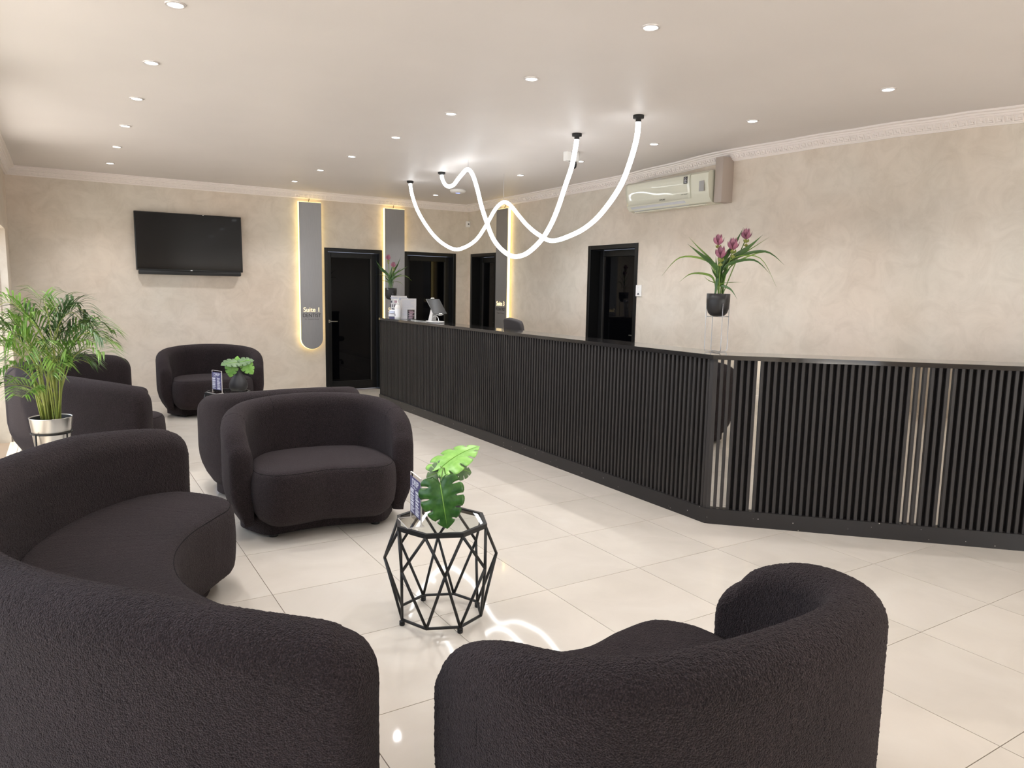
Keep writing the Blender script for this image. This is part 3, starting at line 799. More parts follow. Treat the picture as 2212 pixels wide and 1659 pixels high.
def ginger_plant(label, loc, leaves, flowers, rot=0):
    """leaves: list of (dx, dz, depth, width, droop) as seen across the view; dx along local x"""
    root = thing('siam_tulip_plant', label, 'potted plant', loc, rot, 'pink flowering plants on the counter')
    zp = .235
    bm = new(); prof = [(.02, zp), (.045, zp+.006), (.062, zp+.024), (.072, zp+.055), (.075, zp+.10), (.075, zp+.150), (.071, zp+.150), (.070, zp+.135)]
    lathe(bm, prof, 36, cap1=False); pot = finish('pot', bm, M_POTBLACK, root, True)
    bm = new(); lathe(bm, [(.0705, zp+.120), (.0705, zp+.136), (.0, zp+.138)][:2], 24); finish('soil', bm, M_SOIL, pot)
    st = new()
    for k in range(4):
        a = math.radians(90*k+22); c, s = math.cos(a), math.sin(a)
        tube(st, [(c*.079, s*.079, zp+.085), (c*.079, s*.079, .022), (c*.076, s*.076, .010), (c*.066, s*.066, .0035), (0, 0, .0035 + .0015*k)], .0024, 6)
        tube(st, [(c*.079, s*.079, zp), (-c*.0, -s*.0, zp)], .0022, 6)
    finish('wire_stand', st, M_WIRE, root, True)
    z0 = zp+.136
    rnd = random.Random(11)
    for dx, dz, dy, w, droop in leaves:
        bm = new(); b = Vector((rnd.uniform(-.03, .03), rnd.uniform(-.03, .03), z0))
        tip = Vector((dx, dy, z0+dz))
        m1 = b.lerp(tip, .45) + Vector((-dx*.22, -dy*.2, abs(dx)*droop*.55 + .02)); m2 = b.lerp(tip, .75) + Vector((-dx*.06, 0, abs(dx)*droop*.55))
        strip_leaf(bm, [b, b.lerp(m1, .5) + Vector((-dx*.06, 0, .02)), m1, m2, tip], w, .25, side=(0.35, -.2, .9) if abs(dx) > .25 else (.9, -.45, .1))
        o = finish('leaf', bm, M_CURC if w > .017 else M_CURCLIGHT, root, True)
    for dx, dz, dy, sc_ in flowers:
        top = Vector((dx, dy, z0+dz)); bm = new(); tube(bm, catmull([(dx*.15, dy*.15, z0), (dx*.6, dy*.6, z0+dz*.55), top], 6), .0035, 7)
        stm = finish('flower_stem', bm, M_CURCLIGHT, root, True)
        for ringi, (zz, rr, n, m, ln) in enumerate(((-.055, .008, 4, M_BRACT, .022), (-.030, .011, 5, M_BRACT, .026), (-.010, .012, 5, M_PINK, .056), (.004, .006, 5, M_PINK, .062))):
            bm = new()
            for k in range(n):
                a = 2*PI*k/n + ringi*.7; c, s = math.cos(a), math.sin(a); out = .6 if ringi < 2 else (.62 if ringi == 2 else .28)
                p0 = top + Vector((c*.002, s*.002, zz*sc_)); ln_ = ln*sc_
                strip_leaf(bm, [p0, p0 + Vector((c*ln_*out*.6, s*ln_*out*.6, ln_*.45)), p0 + Vector((c*ln_*out, s*ln_*out, ln_))], (.022 if ringi < 2 else .026)*sc_, .35, side=(-s, c, 0))
            finish('bract', bm, m, stm, True)
    return root
VIEW = -YAW - .25
Ls = [(-.375, .125, .03, .014, .75), (-.215, .335, -.02, .034, .25), (-.21, .385, .06, .014, .25), (-.255, .085, -.05, .015, .55), (-.10, .125, -.04, .011, .1), (.135, .445, .02, .040, .05),
      (.255, .395, -.01, .042, .12), (.30, .385, .09, .010, .2), (.31, .29, .07, .012, .35), (.40, .205, .02, .022, .62), (.31, .145, -.04, .020, .72), (.36, .065, .03, .008, 1.0),
      (.145, .09, -.06, .017, .25), (.115, -.02, -.09, .018, .9), (.07, .20, -.09, .022, .3), (-.06, .19, -.07, .020, .4), (.03, .30, .05, .030, .1), (-.03, .26, .07, .026, .1), (.05, .24, .03, .024, .2)]
Fs = [(-.018, .335, -.02, 1.0), (.0, .25, -.06, 1.1), (.075, .305, -.03, 1.1), (.155, .375, .02, 1.0)]
ginger_plant('pink flowering plant in a black pot on a wire stand at the counter bend', (3.69, 3.395, CT+.001), Ls, Fs, VIEW)
Lf = [(-.19, .36, 0, .030, .12), (-.17, .29, .03, .028, .2), (-.20, .17, -.02, .010, .5), (-.12, .115, 0, .014, .3), (.125, .405, 0, .028, .1), (.225, .30, 0, .030, .2), (.13, .27, .04, .026, .25),
      (.18, .20, -.02, .024, .35), (.27, .105, 0, .010, .6), (.17, .04, 0, .009, .6), (.02, .31, .02, .032, .05), (-.03, .20, -.02, .03, .1), (-.08, .18, -.05, .022, .2), (.07, .20, -.04, .028, .2)]
ginger_plant('pink flowering plant in a black pot at the far end of the counter', (3.605, 8.835, CT+.001), Lf, [(-.03, .375, 0, 1.0), (.035, .285, -.02, .95)], -YAW+.15)

# ------------------------------------------------------------------ potted palm
palm = thing('areca_palm', 'leafy green palm in a silver pot on a black wire stand', 'potted plant', (-.095, 5.10, 0))
bm = new(); lathe(bm, [(.075, .44), (.084, .445), (.112, .675), (.114, .680), (.110, .680), (.104, .655)], 40, cap1=False); pot = finish('pot', bm, M_SILVER, palm, True)
bm = new(); lathe(bm, [(.094, .62), (.1005, .640), (.1075, .676)], 32, cap1=False); finish('liner', bm, M_PLASTIC_BLACK, pot, True)
bm = new(); lathe(bm, [(.09, .63), (.098, .642)], 30); finish('soil', bm, M_SOIL, pot)
bm = new(); tube(bm, [(.107*math.cos(2*PI*k/40), .107*math.sin(2*PI*k/40), .585) for k in range(40)], .004, 6, True)
tube(bm, [(.09*math.cos(2*PI*k/40), .09*math.sin(2*PI*k/40), .43) for k in range(40)], .004, 6, True)
for k in range(4):
    a = PI/4 + k*PI/2; c, s = math.cos(a), math.sin(a); tube(bm, [(c*.111, s*.111, .59), (c*.111, s*.111, 0)], .0045, 6)
    tube(bm, [(c*.111, s*.111, .43), (c*.02, s*.02, .43)], .004, 6)
finish('pot_stand', bm, M_DOORFRAME, palm, True)
rp = random.Random(21)
def frond(base_p, az, reach, top, m, nl=15, ll=.20):
    d = Vector((math.cos(az), math.sin(az), 0)); b = Vector(base_p)
    C = catmull([b, b + d*reach*.10 + Vector((0, 0, top*.45)), b + d*reach*.38 + Vector((0, 0, top*.86)), b + d*reach*.72 + Vector((0, 0, top*1.0)), b + d*reach + Vector((0, 0, top*.93))], 8)
    n = len(C); bm = new(); tube(bm, C, [.0045*(1-.75*i/(n-1)) for i in range(n)], 6)
    rach = finish('cane', bm, M_PALMSTEM, palm, True)
    bm = new()
    for k in range(nl):
        t = .46 + .54*k/(nl-1); i = min(n-2, int(t*(n-1))); p = C[i].lerp(C[i+1], t*(n-1)-i); tan = (C[i+1]-C[i]).normalized()
        sd = tan.cross(Vector((0, 0, 1))); sd = sd.normalized() if sd.length > .05 else Vector((1, 0, 0)); up = sd.cross(tan)
        ln = ll*(.55+.45*math.sin(PI*min(1, .25+.75*(k/(nl-1)))))*rp.uniform(.85, 1.15)
        for s in (1, -1):
            dr = (tan*.75 + sd*s*.75 + up*.25 + Vector((rp.uniform(-.12, .12), rp.uniform(-.12, .12), rp.uniform(-.05, .15)))).normalized()
            q = p + dr*ln*.5 + Vector((0, 0, .012)); e = p + dr*ln + Vector((0, 0, -ln*rp.uniform(.12, .42)))
            for pt in (q, e):
                lim = -.44 - palm.location.x
                if pt.x < lim: pt.x = lim + (pt.x-lim)*.08
            strip_leaf(bm, [p, q, e], .0105*rp.uniform(.8, 1.25), .3)
    finish('frond', bm, m, rach, True)
specs = [(.1, 1.2, .16, .70), (.2, 3.2, .34, .58), (.0, .3, .36, .58), (.1, 5.5, .34, .46), (.0, 2.6, .22, .64), (.1, 4.3, .30, .46), (.2, 1.7, .28, .44), (.1, .9, .20, .52), (.1, 3.7, .18, .54), (-.35, 2.75, .30, .72), (.25, .60, .26, .70), (.10, 1.9, .22, .74), (-.1, 4.0, .24, .62), (.3, 5.6, .30, .55), (.1, 0.0, .34, .50), (-.3, 3.3, .30, .48), (.1, .45, .30, .56), (.0, 5.0, .26, .40),
         (-.2, 2.3, .26, .50), (.2, 5.9, .24, .38), (-.3, 3.9, .28, .36), (.2, 4.6, .28, .34), (0, 1.2, .24, .60), (.1, 5.3, .16, .44), (-.2, 3.0, .20, .60), (.3, .2, .22, .66), (-.2, 4.4, .32, .22), (-.3, 3.5, .30, .25)]
for i, (off, az, reach, top) in enumerate(specs):
    a = rp.uniform(0, 2*PI); frond((.035*math.cos(a)+.012, .035*math.sin(a), .64), az, reach, top, (M_PALM, M_PALMDARK, M_PALM)[i % 3], 16, .20 if top > .4 else .16)
for k in range(9):
    a = rp.uniform(0, 2*PI); bm = new(); x, y = .045*math.cos(a), .045*math.sin(a)
    tube(bm, [(x, y, .64), (x*1.6, y*1.6, .80), (x*2.2+rp.uniform(-.02, .02), y*2.2, .95+rp.uniform(0, .1))], [.006, .0045, .003], 7); finish('cane', bm, M_PALMSTEM, palm, True)

# ------------------------------------------------------------------ LED tube pendants
def led_tube(label, ctrl, supports):
    root = thing('led_tube_light', label, 'pendant light', (0, 0, 0), 0, 'looping LED tubes over the counter')
    C = catmull(ctrl, 14)
    bm = new(); tube(bm, C, .0195, 14); finish('glowing_tube', bm, M_TUBE, root, True)
    for p in (ctrl[0], ctrl[-1]):
        bm = new(); lathe(bm, [(.0185, p[2]-.006), (.0205, p[2]-.004), (.0205, H-.022), (.040, H-.020), (.040, H)], 24, p[0], p[1]); finish('ceiling_mount', bm, M_PLASTIC_BLACK, root, True)
    for x, y, z in supports:
        for dx in (-.006, .006):
            bm = new(); tube(bm, [(x, y+dx, z), (x, y+dx, H)], .0008, 4); finish('suspension_wire', bm, M_WIRE, root)
    return root

TUBE_A = [(3.622, 8.259, 2.733), (3.624, 8.208, 2.598), (3.642, 8.114, 2.429), (3.696, 8.036, 2.276), (3.796, 7.991, 2.129), (3.893, 7.936, 2.028), (3.95, 7.745, 1.952), (3.987, 7.564, 1.962), (4.071, 7.423, 2.049), (4.146, 7.325, 2.21), (4.206, 7.224, 2.386), (4.23, 7.09, 2.452), (4.221, 6.93, 2.407), (4.179, 6.687, 2.277), (4.109, 6.392, 2.142), (4.017, 6.036, 2.025), (3.95, 5.70, 1.951), (3.891, 5.264, 1.994), (3.819, 4.938, 2.062), (3.742, 4.663, 2.158), (3.676, 4.422, 2.288), (3.647, 4.29, 2.435), (3.637, 4.211, 2.598), (3.636, 4.197, 2.719)]
TUBE_B = [(3.63, 7.423, 2.73), (3.628, 7.395, 2.677), (3.618, 7.305, 2.611), (3.598, 7.175, 2.576), (3.566, 7.003, 2.573), (3.534, 6.837, 2.612), (3.51, 6.69, 2.647), (3.5, 6.593, 2.668), (3.5, 6.514, 2.645), (3.5, 6.436, 2.567), (3.5, 6.358, 2.439), (3.5, 6.28, 2.287), (3.5, 6.17, 2.122), (3.5, 6.047, 1.967), (3.5, 5.88, 1.855), (3.5, 5.69, 1.79), (3.505, 5.519, 1.795), (3.525, 5.4, 1.844), (3.556, 5.292, 1.932), (3.586, 5.213, 2.046), (3.609, 5.149, 2.178), (3.628, 5.084, 2.344), (3.642, 5.012, 2.506), (3.646, 4.973, 2.648), (3.647, 4.959, 2.719)]
led_tube('longer glowing tube hung in two wide swags, its middle hump held by thin wires', TUBE_A, [(4.23, 7.09, 2.47)])
led_tube('glowing tube with a small dip and one deep swag, between the longer tube ends', TUBE_B, [(3.505, 6.57, 2.68)])

# ------------------------------------------------------------------ recessed downlights
ROWS = {.512: ('over the sofas', [3.834, 4.884, 5.864, 6.913, 7.998, 9.117]), 2.495: ('down the middle of the ceiling', [2.817, 3.874, 4.953, 5.988, 7.104, 8.126, 9.172]),
        4.42: ('over the counter', [2.783, 3.829, 4.887, 5.947, 7.049, 9.222])}
ORD = ['farthest', 'second farthest', 'third farthest', 'fourth farthest', 'fifth farthest', 'sixth farthest', 'seventh farthest']
proto = None
for x, (nm, ys_) in ROWS.items():
    for i, y in enumerate(sorted(ys_, reverse=True)):
        lab = '%s round recessed downlight in the row %s' % (ORD[i] if i < len(ys_)-1 else 'nearest', nm)
        if proto is None:
            proto = thing('downlight', lab, 'ceiling light', (x, y, H), 0, 'recessed downlights')
            bm = new(); lathe(bm, [(.034, -.002), (.036, -.007), (.043, -.007), (.046, -.003), (.046, 0)], 28, cap0=False, cap1=False); finish('trim_ring', bm, M_RING, proto, True)
            bm = new(); lathe(bm, [(.034, -.003), (.018, -.006), (.001, -.0068)], 24, cap0=False); finish('lens', bm, M_LENS, proto, True)
            d = bpy.data.lights.new('downlight_lamp', 'SPOT'); d.energy = 25; d.spot_size = math.radians(120); d.spot_blend = .8; d.shadow_soft_size = .03; d.color = (.97, .97, 1.0)
            lo = bpy.data.objects.new('downlight_lamp', d); lo.location = (0, 0, -.03); link(lo, proto)
        else:
            c = copy_tree(proto); c.location = (x, y, H); c['label'] = lab

up_d = bpy.data.lights['downlight_lamp'].copy(); up_d.energy = 10
for x, y in ((.512, 2.79), (.512, 1.74), (.512, .68), (2.495, 1.76), (2.495, .70), (4.42, 1.74), (4.42, .68)):   # the rows go on above the camera
    lo = bpy.data.objects.new('downlight_lamp', up_d); lo.location = (x, y, H-.03); link(lo)
# ------------------------------------------------------------------ lit suite panels on the walls
def suite_panel(label, Mx, top, bottom, w, lines):
    root = thing('suite_panel', label, 'sign', (0, 0, 0), 0, 'back-lit suite panels'); root.matrix_world = Mx
    # local: x across (centre 0), y towards the room is negative, z up from floor
    def outline(hw, t, b, n=24):
        return [(-hw, t), *[(-hw*math.cos(PI*k/n), b+hw-hw*math.sin(PI*k/n)) for k in range(n+1)], (hw, t)]
    def slab(nm, hw, t, b, y0, y1, m, par):
        bm = new(); O = outline(hw, t, b); A = [bm.verts.new((x, y0, z)) for x, z in O]; B = [bm.verts.new((x, y1, z)) for x, z in O]
        bm.faces.new(A); bm.faces.new(B[::-1]); n = len(O)
        for i in range(n): bm.faces.new((A[i], A[(i+1) % n], B[(i+1) % n], B[i]))
        return finish(nm, bm, m, par)
    slab('backing_box', w/2-.03, top-.03, bottom+.03, -.022, 0, M_SIGN, root)
    slab('led_halo', w/2+.0035, top+.006, bottom-.0035, -.064, -.022, M_HALO, root)
    slab('front_panel', w/2, top, bottom, -.076, -.064, M_SIGN, root)
    F = lambda z: Matrix(((1,0,0,0),(0,0,-1,-.0765),(0,1,0,z),(0,0,0,1)))
    for body, z, size, wd, m, ex in lines: text_mesh('lettering', body, size, m, root, F(z), ex, width=wd)
    bm = new(); tube(bm, [(-.01, -.03, top+.010), (.0, -.026, top+.035), (.004, -.02, top+.055)], .004, 6); finish('cable', bm, M_PLASTIC_BLACK, root, True)
    return root
suite_panel('tall grey panel lettered Suite 1 Dentist, left of the first black door', Matrix.Translation((2.922, YB-.0015, 0)), 2.615, .625, .302,
            [('Suite 1', 1.138, .092, .215, M_LETTER, .004), ('DENTIST', 1.068, .070, .250, M_DARKTEXT, .001), ('Dr. Sweshni Amod', 1.030, .027, .19, M_GREYTEXT, .0005)])
suite_panel('tall grey lit panel between two black doors, partly behind the far plant', Matrix.Translation((4.148, YB-.0015, 0)), 2.615, .625, .302,
            [('Suite 2', 1.138, .092, .215, M_LETTER, .004)])
suite_panel('tall grey panel lettered Suite 3 Podiatrist, on the counter wall', Matrix.Translation((XR-.0015, 8.955, 0)) @ RX, 2.615, .625, .302,
            [('Suite 3', 1.263, .092, .215, M_LETTER, .004), ('PODIATRIST', 1.193, .066, .265, M_DARKTEXT, .001), ('Tatjana Vorster', 1.150, .030, .20, M_GREYTEXT, .0005)])

# ------------------------------------------------------------------ television
tv = thing('television', 'black flat television on the back wall over a tub chair', 'television', (1.402, YB-.0015, 1.60))
TI = Matrix.Rotation(math.radians(-2.0), 4, 'X')
def tvp(nm, dims, m, bev=.004, par=tv, smooth_=True):
    bm = new(); box(bm, *dims); 
    if bev: bevel_all(bm, bev, 2)
    bmesh.ops.transform(bm, matrix=TI, verts=bm.verts); o = finish(nm, bm, m, par); 
    if bev: auto_smooth(o, 40)
    return o
tvp('body', (-.618, .618, -.115, -.070, .045, .750), M_TVBODY)
tvp('screen', (-.606, .606, -.1165, -.1145, .060, .738), M_TVSCREEN, 0)
tvp('speaker_bar', (-.595, .595, -.120, -.060, -.005, .045), M_PLASTIC_BLACK, .012)
tvp('badge', (-.012, .012, -.1165, -.114, .047, .056), M_WHITETEXT, 0)
tvp('badge', (.15, .17, -.1175, -.114, .738, .745), M_CHROME, 0)
bm = new(); box(bm, -.20, .20, -.07, 0, .25, .60); finish('wall_bracket', bm, M_TVBODY, tv)

# ------------------------------------------------------------------ air conditioner and trunking
ac = thing('air_conditioner', 'ivory wall mounted air conditioner on the counter wall', 'air conditioner', (XR, 6.135, 2.335))
ac.matrix_world = Matrix.Translation((XR, 6.150, 2.335)) @ RX @ Matrix.Rotation(math.radians(-.0), 4, 'Y')
W_ = 1.17
prof = [(0, 0), (-.09, -.002), (-.150, .012), (-.183, .055), (-.195, .12), (-.209, .20), (-.206, .275), (-.18, .298), (-.12, .302), (0, .302)]
bm = new(); A = [bm.verts.new((0, y, z)) for y, z in prof]; B = [bm.verts.new((W_, y, z)) for y, z in prof]
bm.faces.new(A); bm.faces.new(B[::-1])
for i in range(len(prof)): bm.faces.new((A[i], A[(i+1) % len(prof)], B[(i+1) % len(prof)], B[i]))
body = finish('body', bm, M_ACWHITE, ac); auto_smooth(body, 35)
pf = [(-.187, .060), (-.2005, .12), (-.2135, .19), (-.2175, .235), (-.2135, .270), (-.200, .289)]
bm = new(); N = 24; rows = []
for j in range(N+1):
    x = .006 + (W_-.235)*j/N; rows.append([bm.verts.new((x, y - .003 - .0012*math.sin(j*.75)*(.4+.6*math.sin(z*22)), z)) for y, z in pf])
for a, b in zip(rows, rows[1:]):
    for k in range(len(pf)-1): bm.faces.new((a[k], b[k], b[k+1], a[k+1]))
fp = finish('front_panel', bm, M_ACGLOSS, ac, True); fp.modifiers.new('thickness', 'SOLIDIFY').thickness = .004
fp.modifiers['thickness'].offset = -1
bm = new(); bx = [(-.140, .006), (-.178, .046)]
vs = [bm.verts.new(p) for p in ((.07, bx[0][0], bx[0][1]), (W_-.30, bx[0][0], bx[0][1]), (W_-.33, bx[1][0]-.003, bx[1][1]), (.05, bx[1][0]-.003, bx[1][1]))]
bm.faces.new(vs); fl = finish('air_flap', bm, M_ACFLAP, ac); fl.modifiers.new('thickness', 'SOLIDIFY').thickness = .004
bm = new(); box(bm, .06, W_-.10, -.125, -.100, -.006, .003); finish('louvre_lip', bm, M_ACWHITE, ac)
bm = new(); box(bm, W_-.105, W_-.045, -.2145, -.208, .11, .205); finish('display_window', bm, M_GREYPLASTIC, ac)
bm = new(); box(bm, W_-.305, W_-.255, -.2225, -.219, .200, .265); lb = finish('energy_label', bm, M_BLACKCARD, ac)
Fa = lambda x, y, z: Matrix(((1,0,0,x),(0,0,-1,y),(0,1,0,z),(0,0,0,1)))
text_mesh('label_letter', 'D', .030, M_WHITETEXT, lb, Fa(W_-.28, -.2228, .237), .0002)
bm = new()
for z in (.228, .221, .208): box(bm, W_-.298, W_-.264, -.2230, -.2224, z, z+.003)
finish('label_lines', bm, M_WHITETEXT, lb)
text_mesh('maker_name', 'SAMSUNG', .022, M_DARKTEXT, ac, Fa(.56, -.2040, .072), .0005, width=.085)
text_mesh('panel_caption', 'smart inverter', .014, M_DARKTEXT, ac, Fa(W_-.295, -.2150, .098), .0004, width=.085)
tr = bbox_obj('cable_trunking', (5.255, XR, 4.865, 4.958, 2.335, 2.745), M_TRUNK, None, .004)
tag(tr, 'taupe vertical trunking box right of the air conditioner', 'trunking')

# ------------------------------------------------------------------ small fixtures
ap = thing('access_point', 'white round ceiling access point with a blue light', 'access point', (4.43, 8.58, H))
bm = new(); lathe(bm, [(.02, -.042), (.07, -.040), (.095, -.030), (.105, -.012), (.105, 0)], 32); finish('housing', bm, M_WHITE, ap, True)
bm = new(); lathe(bm, [(.001, -.0445), (.026, -.044), (.030, -.0405)], 20, cap0=False, cap1=False); finish('status_light', bm, M_BLUELED, ap, True)
cm = thing('security_camera', 'white ceiling security camera with black lens behind the LED tube', 'camera', (4.10, 5.62, H))
bm = new(); lathe(bm, [(.052, -.085), (.056, -.080), (.058, 0)], 28); finish('mount', bm, M_WHITE, cm, True)
bm = new(); box(bm, -.095, -.03, -.03, .03, -.085, 0); bevel_all(bm, .004, 1); finish('junction_box', bm, M_WHITE, cm)
bm = new(); lathe(bm, [(.020, -.145), (.030, -.135), (.034, -.110), (.030, -.085)], 24); finish('lens_ball', bm, M_PLASTIC_BLACK, cm, True)
bm = new(); lathe(bm, [(.010, -.150), (.016, -.148), (.018, -.142)], 18, -.006, -.012); finish('lens', bm, M_TVSCREEN, cm, True)
sw = thing('light_switch', 'white light switch plate beside the door below the air conditioner', 'light switch', (XR, 6.112, 1.505))
bm = new(); box(bm, -.012, 0, -.045, .045, -.062, .062); bevel_all(bm, .003, 2); finish('plate', bm, M_WHITE, sw)
bm = new(); box(bm, -.017, -.011, -.014, .014, -.005, .042); bevel_all(bm, .002, 1); finish('rocker', bm, M_WHITE, sw)
bm = new(); box(bm, -.0128, -.0119, -.018, .018, -.044, -.036); box(bm, -.0128, -.0119, -.010, .010, -.035, -.026); finish('printed_mark', bm, M_INK, sw)
se = thing('motion_sensor', 'small white motion sensor high in the far corner', 'sensor', (5.372, YB-.012, 2.478))
bm = new(); box(bm, -.030, .027, -.034, .010, -.045, .045); bevel_all(bm, .006, 2); finish('housing', bm, M_WHITE, se)
bm = new(); box(bm, -.014, .010, -.036, -.033, -.006, .010); finish('lens', bm, M_DARKTEXT, se)

# ------------------------------------------------------------------ things on the far end of the counter
pb = thing('pump_bottle', 'white pump bottle of sanitiser at the front of the counter displays', 'bottle', (3.545, 8.465, CT))
bm = new(); lathe(bm, [(.034, 0), (.037, .004), (.037, .135), (.033, .160), (.020, .178), (.016, .184)], 28); finish('bottle', bm, M_WHITE, pb, True)
bm = new(); lathe(bm, [(.0374, .030), (.0374, .132)], 28, cap0=False, cap1=False); finish('wrap_label', bm, M_PAPER, pb, True)
bm = new(); box(bm, -.0385, -.0372, -.016, -.006, .040, .066); box(bm, -.0385, -.0372, .004, .010, .045, .10); finish('label_print', bm, M_INK, pb)
bm = new(); lathe(bm, [(.016, .184), (.017, .200), (.010, .204), (.006, .206), (.006, .238)], 18); finish('collar', bm, M_WHITE, pb, True)
bm = new(); tube(bm, [(.006, -.022, .243), (0, 0, .243), (-.020, .062, .243), (-.024, .078, .236), (-.026, .085, .226)], [.008, .008, .006, .005, .004], 10); finish('pump_nozzle', bm, M_WHITE, pb, True)
def leaning_sheet(name, label, loc, rz, w, h, lean, m, blocks, group=None):
    root = thing(name, label, 'leaflet holder', loc, rz, group)
    R_ = Matrix.Rotation(-lean, 4, 'X')
    bm = new(); box(bm, -w/2, w/2, -.0015, .0015, .004, h); bmesh.ops.transform(bm, matrix=R_, verts=bm.verts); finish('printed_sheet', bm, m, root)
    bm = new(); box(bm, -w/2-.003, w/2+.003, -.004, -.0022, .002, h+.003); bmesh.ops.transform(bm, matrix=R_, verts=bm.verts); finish('acrylic_front', bm, M_ACRYLIC, root)
    bm = new(); box(bm, -w/2-.003, w/2+.003, -.01, .03, 0, .004); finish('acrylic_foot', bm, M_ACRYLIC, root)
    for mm, bl in blocks:
        bm = new()
        for x0, x1, z0, z1 in bl: box(bm, x0, x1, -.0024, -.0014, z0, z1)
        bmesh.ops.transform(bm, matrix=R_, verts=bm.verts); finish('print', bm, mm, root)
    return root
rl = random.Random(9)
lines = [(-.085+.02*rl.random(), .02+.06*rl.random(), z, z+.003) for z in [.05+.011*i for i in range(18)]]
leaning_sheet('price_sheet', 'tall white sheet in an acrylic holder right of the pump bottle', (3.670, 8.42, CT), math.radians(-28), .19, .26, .10, M_PAPER, [(M_BLUEPAPER, lines)])
leaning_sheet('info_poster', 'white printed poster in a holder behind the pump bottle', (3.655, 8.69, CT), math.radians(-30), .20, .29, .08, M_PAPER,
              [(M_BLUEPAPER, [(.0, .115, .235, .265), (-.11, -.02, .255, .266)]), (M_PINKINK, [(-.06, -.01, .20, .225)]),
               (M_INK, [(-.105, -.085, .198, .225), (.035, .055, .165, .20), (.03, .045, .06, .085)] + [(-.108+.022*i, -.097+.022*i, .145, .180) for i in range(4)] + [(-.09+.012*i, -.08+.012*i, .115-.002*i, .132-.004*i) for i in range(5)])])
leaning_sheet('black_price_card', 'small black card with pale print, right of the white sheet', (3.630, 8.255, CT), math.radians(-32), .085, .125, .12, M_BLACKCARD,
              [(M_PINKINK, [(-.03, .03, .105, .113)] + [(-.03+.01*(i % 2), .02+.01*(i % 3), .020+.014*i, .027+.014*i) for i in range(6)])])
lb_ = thing('leaflet_box', 'white leaflet box with folded leaflets at the far counter end', 'leaflet holder', (3.550, 8.640, CT), math.radians(-35))
bm = new(); vs = [bm.verts.new(p) for p in ((-.045, -.03, .03), (.045, -.03, .03), (.045, .03, .03), (-.045, .03, .03), (-.045, -.03, .055), (.045, -.03, .055), (.045, .03, .11), (-.045, .03, .11))]
for f in ((0,3,2,1),(4,5,6,7),(0,1,5,4),(1,2,6,5),(2,3,7,6),(3,0,4,7)): bm.faces.new([vs[i] for i in f])
finish('tray', bm, M_PAPER, lb_)
bm = new(); box(bm, -.038, .038, -.024, .024, 0, .03); finish('dark_base', bm, M_CARD, lb_)
for i in range(3):
    bm = new(); box(bm, -.042+.028*i, -.016+.028*i, -.028, .02, .06, .064); bmesh.ops.rotate(bm, verts=bm.verts, matrix=Matrix.Rotation(.55, 3, 'X')); bmesh.ops.translate(bm, verts=bm.verts, vec=(0, .02, .035)); finish('leaflet', bm, M_BLUEPAPER, lb_)
ts = thing('tablet_stand', 'white metal stand holding a tablet that faces the staff side', 'tablet stand', (3.635, 7.68, CT), math.radians(2))
# local y runs along the counter (+y far); the tablet leans back towards -y
bm = new()
for a in range(1):
    pts = [(-.05, .03, .010), (.05, .03, .010), (.055, -.20, .010), (-.055, -.20, .010)]; tube(bm, catmull(pts, 5, True), .008, 8, True)
finish('base', bm, M_WHITEMETAL, ts, True)
bm = new(); vs = []
for y, z, w in ((.04, .0, .035), (-.04, .0, .035), (-.075, .16, .025), (-.115, .165, .025)):
    pass
quad = [(.035, 0), (-.055, 0), (-.098, .168), (-.050, .172)]
A = [bm.verts.new((-.03, y, z)) for y, z in quad]; B = [bm.verts.new((.03, y, z)) for y, z in quad]
bm.faces.new(A); bm.faces.new(B[::-1])
for i in range(4): bm.faces.new((A[i], A[(i+1) % 4], B[(i+1) % 4], B[i]))
bevel_all(bm, .004, 2); finish('upright', bm, M_WHITEMETAL, ts)
TB = Matrix.Translation((0, -.115, .175)) @ Matrix.Rotation(math.radians(41), 4, 'X')
def tb(nm, dims, m, bev=.003):
    bm = new(); box(bm, *dims); bevel_all(bm, bev, 1); bmesh.ops.transform(bm, matrix=TB, verts=bm.verts); return finish(nm, bm, m, ts)
tab = tb('tablet', (-.088, .088, -.125, .125, .008, .015), mat('tablet_screen', (.045, .043, .042), .22), .002)
tb('cradle', (-.045, .045, -.128, .128, -.006, .006), M_WHITEMETAL)
tb('clamp', (-.02, .02, .122, .138, -.006, .026), M_WHITEMETAL); tb('clamp', (-.02, .02, -.138, -.122, -.006, .026), M_WHITEMETAL)
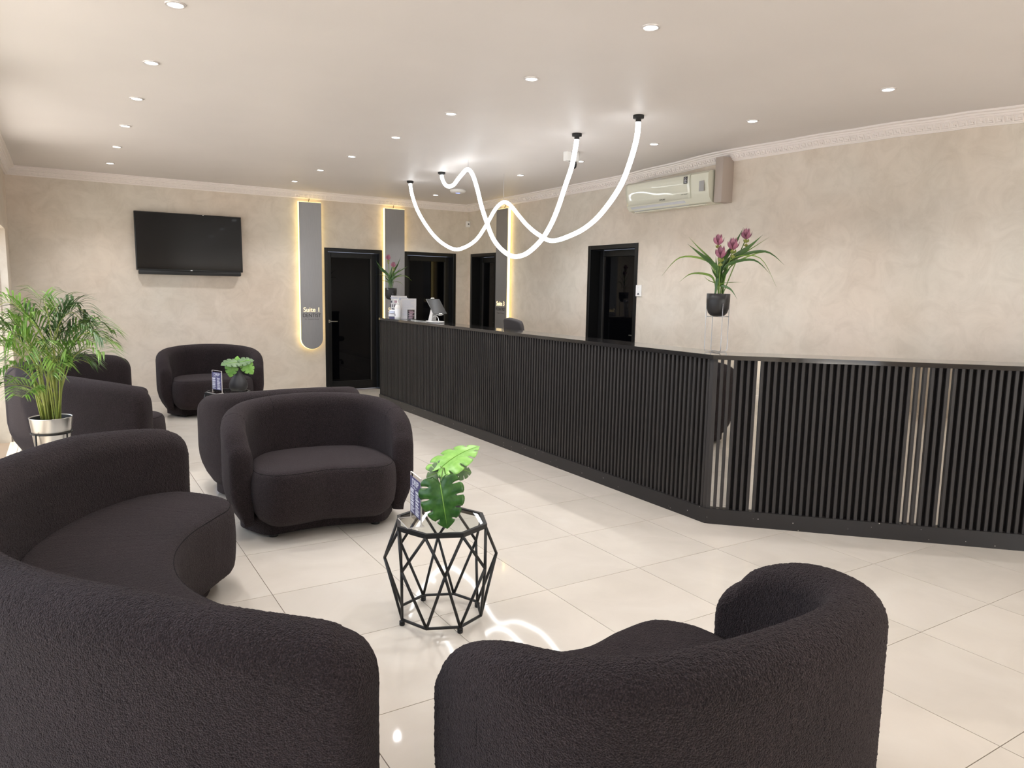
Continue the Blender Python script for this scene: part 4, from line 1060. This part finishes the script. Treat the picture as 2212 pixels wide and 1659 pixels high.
bm = new(); tube(bm, catmull([(-.02, -.03, .03), (-.02, -.10, .072), (-.03, -.20, .072), (-.05, -.275, .035), (-.06, -.29, .005)], 6), .0035, 7); finish('cable', bm, M_WHITE, ts, True)
bm = new(); tube(bm, catmull([(-.03, .05, .005), (-.035, .25, .005), (-.02, .50, .005)], 6), .0035, 7); finish('cable', bm, M_WHITE, ts, True)

# ------------------------------------------------------------------ staff chair behind the counter
oc = thing('office_chair', 'dark grey rounded staff chair back showing above the counter', 'chair', (4.30, 6.63, 0), math.radians(80))
bm = new(); rows = []
for i in range(13):
    u = i/12*2-1; r = []
    for z, bow, ww in ((.68, .0, .92), (.70, -.01, .97), (.90, -.02, 1.0), (1.11, -.012, .99), (1.175, .0, .95), (1.20, .012, .86)):
        r.append(bm.verts.new((u*.25*ww, .20 + bow - .05*u*u, z - (.03*u*u if z > 1 else 0))))
    rows.append(r)
for a, b in zip(rows, rows[1:]):
    for k in range(5): bm.faces.new((a[k], a[k+1], b[k+1], b[k]))
bk = finish('backrest', bm, M_OFFICE, oc, True); bk.modifiers.new('thickness', 'SOLIDIFY').thickness = .05; bk.modifiers.new('round', 'SUBSURF').levels = 1; bk.modifiers['round'].render_levels = 1
bm = new(); box(bm, -.25, .25, -.26, .22, .46, .55); bevel_all(bm, .04, 3); auto_smooth(finish('seat', bm, M_OFFICE, oc), 50)
bm = new(); box(bm, -.03, .03, .18, .235, .42, .80); bevel_all(bm, .008, 1); finish('back_bar', bm, M_PLASTIC_BLACK, oc)
bm = new(); lathe(bm, [(.03, .06), (.03, .30), (.02, .31), (.02, .46)], 18); finish('gas_column', bm, M_CHROME, oc, True)
for k in range(5):
    a = 2*PI*k/5; bm = new(); tube(bm, [(0, 0, .10), (.29*math.cos(a), .29*math.sin(a), .075)], [.022, .014], 8); lg = finish('leg', bm, M_PLASTIC_BLACK, oc, True)
    bm = new(); lathe(bm, [(.012, .0), (.026, .006), (.026, .05), (.012, .062)], 14, .29*math.cos(a), .29*math.sin(a)); finish('castor', bm, M_PLASTIC_BLACK, lg, True)
